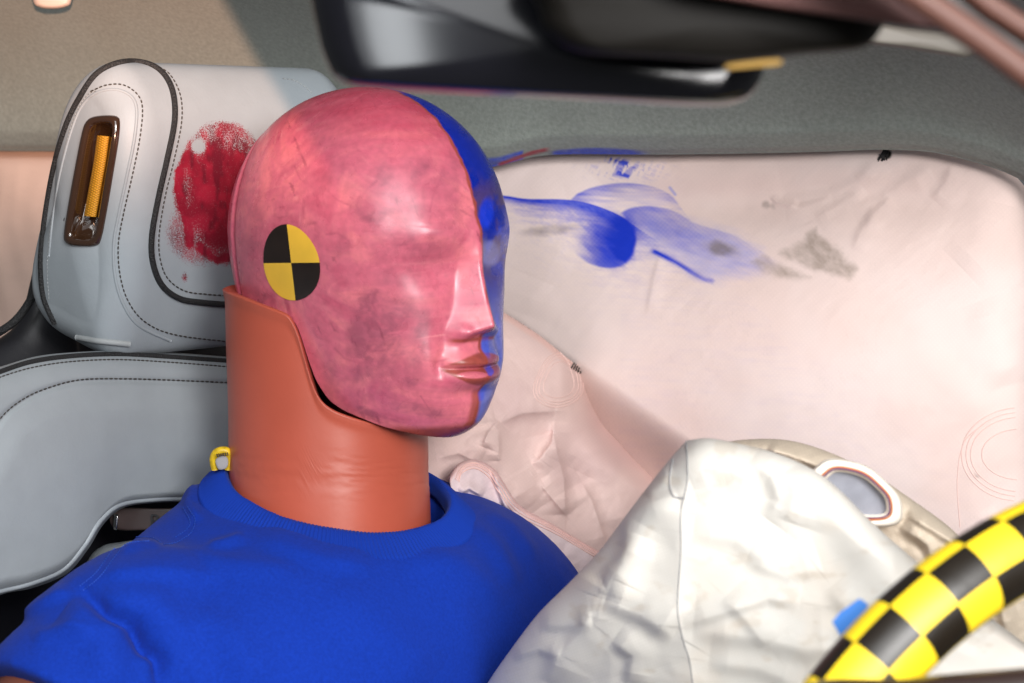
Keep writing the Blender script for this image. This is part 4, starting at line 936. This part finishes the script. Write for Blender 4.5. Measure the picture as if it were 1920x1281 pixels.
# ================================================================== STEERING WHEEL AIRBAG
def build_wheelbag():
    nu, nv = 420, 420
    px, py, u, v = coons([(1288, 826), (1330, 822), (1390, 833), (1450, 848), (1520, 878), (1570, 915), (1620, 965), (1680, 1020), (1760, 1085), (1860, 1160), (1980, 1250)],
                         [(860, 1380), (1000, 1400), (1200, 1420), (1500, 1440), (1980, 1440)],
                         [(1288, 826), (1255, 862), (1205, 925), (1160, 985), (1118, 1040), (1065, 1095), (1010, 1150), (960, 1215), (912, 1285), (860, 1380)],
                         [(1980, 1250), (1980, 1350), (1980, 1440)], nu, nv)
    seam = [(1286, 828), (1288, 900), (1276, 960), (1276, 1030), (1272, 1090), (1270, 1150), (1280, 1200), (1292, 1240), (1300, 1300), (1310, 1420)]
    dd, s, _ = pdist(px, py, seam)
    left = np.where(s > 0, dd, 0); right = np.where(s < 0, dd, 0)
    d = 1.062 + 0.00024 * left + 0.0000004 * left ** 2 - 0.00010 * np.minimum(right, 400)
    el = np.clip(u * 12, 0, 1); d = d + .03 * (1 - np.sqrt(1 - (1 - el) ** 2))
    et = np.clip(v * 10, 0, 1); d = d + .022 * (1 - np.sqrt(1 - (1 - et) ** 2))
    f = 0
    for pts, w, am, k in [
        ([(1270, 930), (1215, 945), (1180, 970), (1175, 1030), (1140, 1080), (1130, 1115)], 15, .011, 'f'), ([(1190, 1000), (1165, 1060), (1135, 1110), (1080, 1080)], 14, .008, 'f'),
        ([(1120, 1120), (1100, 1180), (1050, 1230), (1030, 1281)], 20, .010, 'f'), ([(1135, 1125), (1200, 1150), (1265, 1190)], 20, .010, 'f'),
        ([(1280, 1170), (1360, 1145), (1440, 1120), (1500, 1130)], 14, .008, 'f'), ([(1300, 1180), (1400, 1190), (1520, 1215), (1600, 1210)], 26, .014, 'f'),
        ([(1295, 905), (1360, 880), (1420, 900)], 20, .006, 'r'), ([(1410, 860), (1450, 890), (1465, 940), (1440, 975)], 18, .010, 'f'), ([(1480, 880), (1500, 920), (1480, 980)], 20, .009, 'f'),
        ([(1360, 1120), (1400, 1160), (1440, 1210)], 14, .006, 'f'), ([(1540, 915), (1600, 1000), (1660, 1080), (1720, 1150)], 26, .012, 'r'),
        ([(1010, 1170), (1060, 1170), (1110, 1165)], 14, .006, 'f'), ([(1300, 1000), (1380, 1010), (1450, 1060)], 18, .005, 'f'), ([(1400, 1050), (1480, 1080), (1540, 1060)], 16, .006, 'f'),
        ([(1150, 1200), (1190, 1230), (1180, 1281)], 14, .008, 'f'), ([(960, 1230), (1010, 1215), (1050, 1230)], 12, .006, 'f'), ([(1210, 930), (1240, 900), (1250, 870)], 14, .006, 'f'),
        ([(1330, 1240), (1420, 1250), (1500, 1281)], 20, .008, 'f'), ([(1560, 1100), (1600, 1150), (1580, 1210)], 22, .008, 'f')]:
        f = f + crease(px, py, pts, w * 1.6, am * (.72 if pts[0][0] < 1275 else .42), k)
    wx = px + 60 * (fbm(px / 90, py / 90, seed=151) - .5); wy = py + 60 * (fbm(px / 90, py / 90, seed=152) - .5)
    rid = 1 - np.sqrt((2 * fbm(wx / 120, wy / 90, seed=153, octv=2) - 1) ** 2 + .01); rid2 = 1 - np.abs(2 * fbm(wx / 38, wy / 50, seed=154, octv=2) - 1)
    f = f + .0020 * (rid - .7) + .0002 * (rid2 - .7) * (.5 + .9 * (s > 0))
    d = d - f
    c = np.zeros(px.shape + (3,)) + np.array(srgb(222, 217, 209)); c = lerp(c, srgb(226, 214, 200), sstep(.45, .7, fbm(px / 110, py / 110, seed=155)) * .5)
    c = lerp(c, srgb(196, 180, 160), sstep(.62, .8, fbm(px / 45, py / 30, seed=156)) * .35)
    o = shell('driver_airbag', px, py, d, M['wheelbag'], thick=0.10, col=c)
    tag(o, 'wrinkled cream white airbag bulging over the steering wheel', 'airbag')
    bv = bvh_of(o)
    laid_tube('seam', bv, [(x + 1, y) for x, y in seam[:-1]], 0.0004, M['seam_grey'], o, lift=0.0001, n=220, sides=5)
    laid_tube('hem_seam', bv, [(1262, 862), (1256, 900), (1262, 930), (1284, 935)], 0.0005, M['seam_grey'], o, lift=0.0001, n=60, sides=5)
    # rear panel of the bag, with the vent
    px, py, u, v = coons([(1330, 835), (1400, 824), (1480, 826), (1560, 850), (1640, 890), (1700, 930), (1770, 980), (1840, 1040), (1960, 1120)],
                         [(1330, 1000), (1450, 1060), (1600, 1150), (1750, 1260), (1960, 1330)],
                         [(1330, 835), (1325, 900), (1330, 1000)], [(1960, 1120), (1965, 1200), (1960, 1330)], 200, 120)
    d = 1.17 + .02 * (1 - np.sqrt(1 - (1 - np.clip(v * 6, 0, 1)) ** 2)) - .00005 * (px - 1500)
    f = 0
    for pts, w, am, k in [([(1400, 835), (1480, 850), (1550, 880)], 14, .008, 'f'), ([(1700, 960), (1780, 1010), (1850, 1070)], 18, .010, 'f'), ([(1690, 985), (1740, 1020), (1760, 1080)], 18, .010, 'f'), ([(1440, 840), (1500, 870)], 10, .006, 'f'), ([(1780, 1120), (1820, 1180), (1840, 1260)], 16, .008, 'f'), ([(1870, 1100), (1890, 1200), (1900, 1260)], 16, .008, 'f')]:
        f = f + crease(px, py, pts, w, am, k)
    d = d - f - .008 * (fbm(px / 50, py / 40, seed=161) - .5)
    c = np.zeros(px.shape + (3,)) + np.array(srgb(206, 190, 170))
    rp = shell('rear_panel', px, py, d, M['wheelbag'], o, thick=0.05, col=c)
    # vent: a cloth ring round a dark hole
    cx, cy, an = 1604, 926, math.radians(27)
    def ring_pts(rx, ry, dep, n=90):
        t = np.linspace(0, 2 * math.pi, n, endpoint=False); k = 1 + .03 * np.sin(3 * t + 1) + .015 * np.sin(7 * t)
        x = cx + k * (rx * np.cos(t) * math.cos(an) - ry * np.sin(t) * math.sin(an)); y = cy + k * (rx * np.cos(t) * math.sin(an) + ry * np.sin(t) * math.cos(an))
        return P(x, y, dep + .00006 * (y - cy))
    rows = [ring_pts(96, 54, 1.133), ring_pts(94, 52, 1.126), ring_pts(88, 47, 1.121), ring_pts(76, 42, 1.122), ring_pts(66, 34, 1.125), ring_pts(62, 31, 1.131)]
    vr = mesh_obj('vent_ring', np.array(rows), grid_faces(6, 90, cv=True), M['ring'], o)
    rows = [ring_pts(64, 32, 1.130)]; Fv = [list(range(90))]
    mesh_obj('vent_hole', np.array(rows), Fv, M['vent_in'], o, smooth=False)
    for rx, ry, mt in ((74, 40.5, 'orange_thread'), (70, 37.5, 'purple_thread')):
        q = ring_pts(rx, ry, 1.1212, 120); V, F = tube_geo(np.vstack([q, q[:2]]), 0.0005, 5); mesh_obj('vent_stitching', V, F, M[mt], vr)
    return o
build_wheelbag()

# ================================================================== STEERING WHEEL, wrapped in checkered tape
wheel = empty('steering_wheel', None, 'steering wheel rim wrapped in yellow and black checkered tape', 'steering wheel')
WYAW = math.radians(60); wF = np.array([math.cos(WYAW), -math.sin(WYAW), 0])
WC = P(1952, 1632, 0.90); e1 = np.array([-math.sin(WYAW), -math.cos(WYAW), 0]); e2 = UP * .90 + wF * .2; e2 /= np.linalg.norm(e2); WR = .175; wn = np.cross(e1, e2)
def ring_at(t): return WC + WR * (np.cos(t)[:, None] * e1 + np.sin(t)[:, None] * e2)
def torus(name, t0, t1, n, r, sides, mat, parent, a0=0, a1=2 * math.pi, mats=None, midx=None):
    t = np.linspace(t0, t1, n); c = ring_at(t); rad = (c - WC) / WR; cl = a1 - a0 > 6.2
    a = np.linspace(a0, a1, sides, endpoint=not cl)
    V = c[:, None] + r * (np.cos(a)[None, :, None] * rad[:, None] + np.sin(a)[None, :, None] * wn)
    F = grid_faces(n, sides, cv=cl)
    return mesh_obj(name, V, F, mat, parent, mats=mats, midx=None if midx is None else midx(n, sides, cl))
torus('rim', 0, 2 * math.pi, 160, .0168, 20, M['rim'], wheel)
NCH, SUB = 24, 8
def checks(n, sides, cl):
    i, j = np.meshgrid(np.arange(n - 1), np.arange(sides if cl else sides - 1), indexing='ij')
    return ((i // SUB + j // 5) % 2).ravel()
ARC = math.radians(150); T0 = math.radians(-18)
torus('checker_tape', T0, T0 + ARC, NCH * SUB + 1, .0178, 30, None, wheel, mats=[M['tape_y'], M['tape_k']], midx=checks)
slab('tape_tab', [(1560, 1166), (1575, 1148), (1612, 1122), (1626, 1132), (1630, 1150), (1600, 1180), (1575, 1192)], 0.862, 0.0008, M['blue_tape'], wheel, edge=.05, bow=.05, n=60, sharp=True)
tube('spoke', np.array([WC, WC + e1 * WR * .5, WC + e1 * WR * .98]), [.03, .02, .012], M['rim'], wheel, sides=16)
o = slab('dashboard', [(1500, 1296), (1700, 1272), (1850, 1258), (2000, 1248), (2200, 1250), (2200, 1500), (1500, 1500)], 0.78, 0.05, M['brown'], edge=.1); tag(o, None, kind='structure')

# ================================================================== MIRROR, SENSOR POD, PILLAR AND TRIM, near the camera
mir = slab('rear_view_mirror', [(572, -130), (580, -20), (592, 50), (610, 112), (640, 152), (720, 167), (900, 177), (1150, 190), (1320, 199), (1385, 191), (1420, 162), (1442, 100), (1462, 20), (1490, -130)], 0.74, 0.045, M['mirror'], edge=.16, bow=.35, rings=20, n=240)
tag(mir, 'glossy black rear view mirror housing hanging above the head', 'mirror')
pod = slab('sensor_pod', [(1000, -120), (1010, 20), (1035, 70), (1090, 100), (1220, 108), (1380, 116), (1500, 104), (1610, 92), (1648, 62), (1668, 10), (1700, -120)], 0.69, 0.04, M['pod'], edge=.2, bow=.3, n=200)
tag(pod, 'dark sensor pod at the top right beside the mirror', 'sensor pod')
slab('warning_label', [(1362, 122), (1400, 116), (1440, 112), (1464, 112), (1462, 122), (1420, 126), (1366, 130)], 0.665, 0.001, M['label'], pod, n=60)
vis = slab('sun_visor', [(1600, 40), (1700, 52), (1780, 62), (1822, 72), (1834, 92), (1818, 106), (1790, 106), (1700, 92), (1600, 76)], 1.05, 0.02, M['beige'], n=120, edge=.4)
tag(vis, 'beige rounded sun visor end under the headliner, right of the sensor pod', 'sun visor')
pil = empty('windshield_pillar', None, 'copper brown windshield pillar trim crossing the top right corner', 'pillar')
tube('trim_strip', P(np.array([1000, 1640, 1760, 1850, 1960, 2060]), np.array([-500, -60, 22, 84, 166, 240]), .62), .0045, M['copper'], pil, sides=14)
tube('rubber_seal', P(np.array([1050, 1690, 1800, 1880, 1990, 2090]), np.array([-510, -60, 18, 74, 150, 220]), .63), .0075, M['brown'], pil, sides=14)
tube('trim_strip', P(np.array([1130, 1780, 1860, 1960, 2020, 2120]), np.array([-540, -50, 14, 80, 120, 190]), .62), .0035, M['copper'], pil, sides=14)
o = slab('windshield_header', [(1180, -120), (1250, -30), (1400, 6), (1560, 30), (1700, 50), (1770, 52), (1720, 10), (1640, -50), (1600, -120)], 0.66, 0.01, M['maroon'], edge=.15); tag(o, None, kind='structure')
# yellow printed tag on a loop behind the collar
tg = empty('collar_tag', None, 'small yellow and black printed tag loop sticking up behind the collar', 'tag')
tube('loop', catmull(P(np.array([404, 401, 408, 424, 430, 428]), np.array([880, 860, 848, 846, 858, 880]), np.array([1.31, 1.308, 1.306, 1.306, 1.308, 1.31])), 40), .0030, M['tagc'], tg, sides=10)
slab('clear_label', [(404, 864), (412, 856), (424, 856), (428, 866), (424, 878), (410, 880)], 1.304, .002, M['seam_grey'], tg, n=40)
V, F = join_geo([tube_geo(P(np.array([406 + 4 * k, 408 + 4 * k]), np.array([851 - k * .5, 857 - k * .5]), 1.301), .0004, 4) for k in range(6)])
t = mesh_obj('print_marks', V, F, M['thread_dark'], tg); t['kind'] = 'stuff'
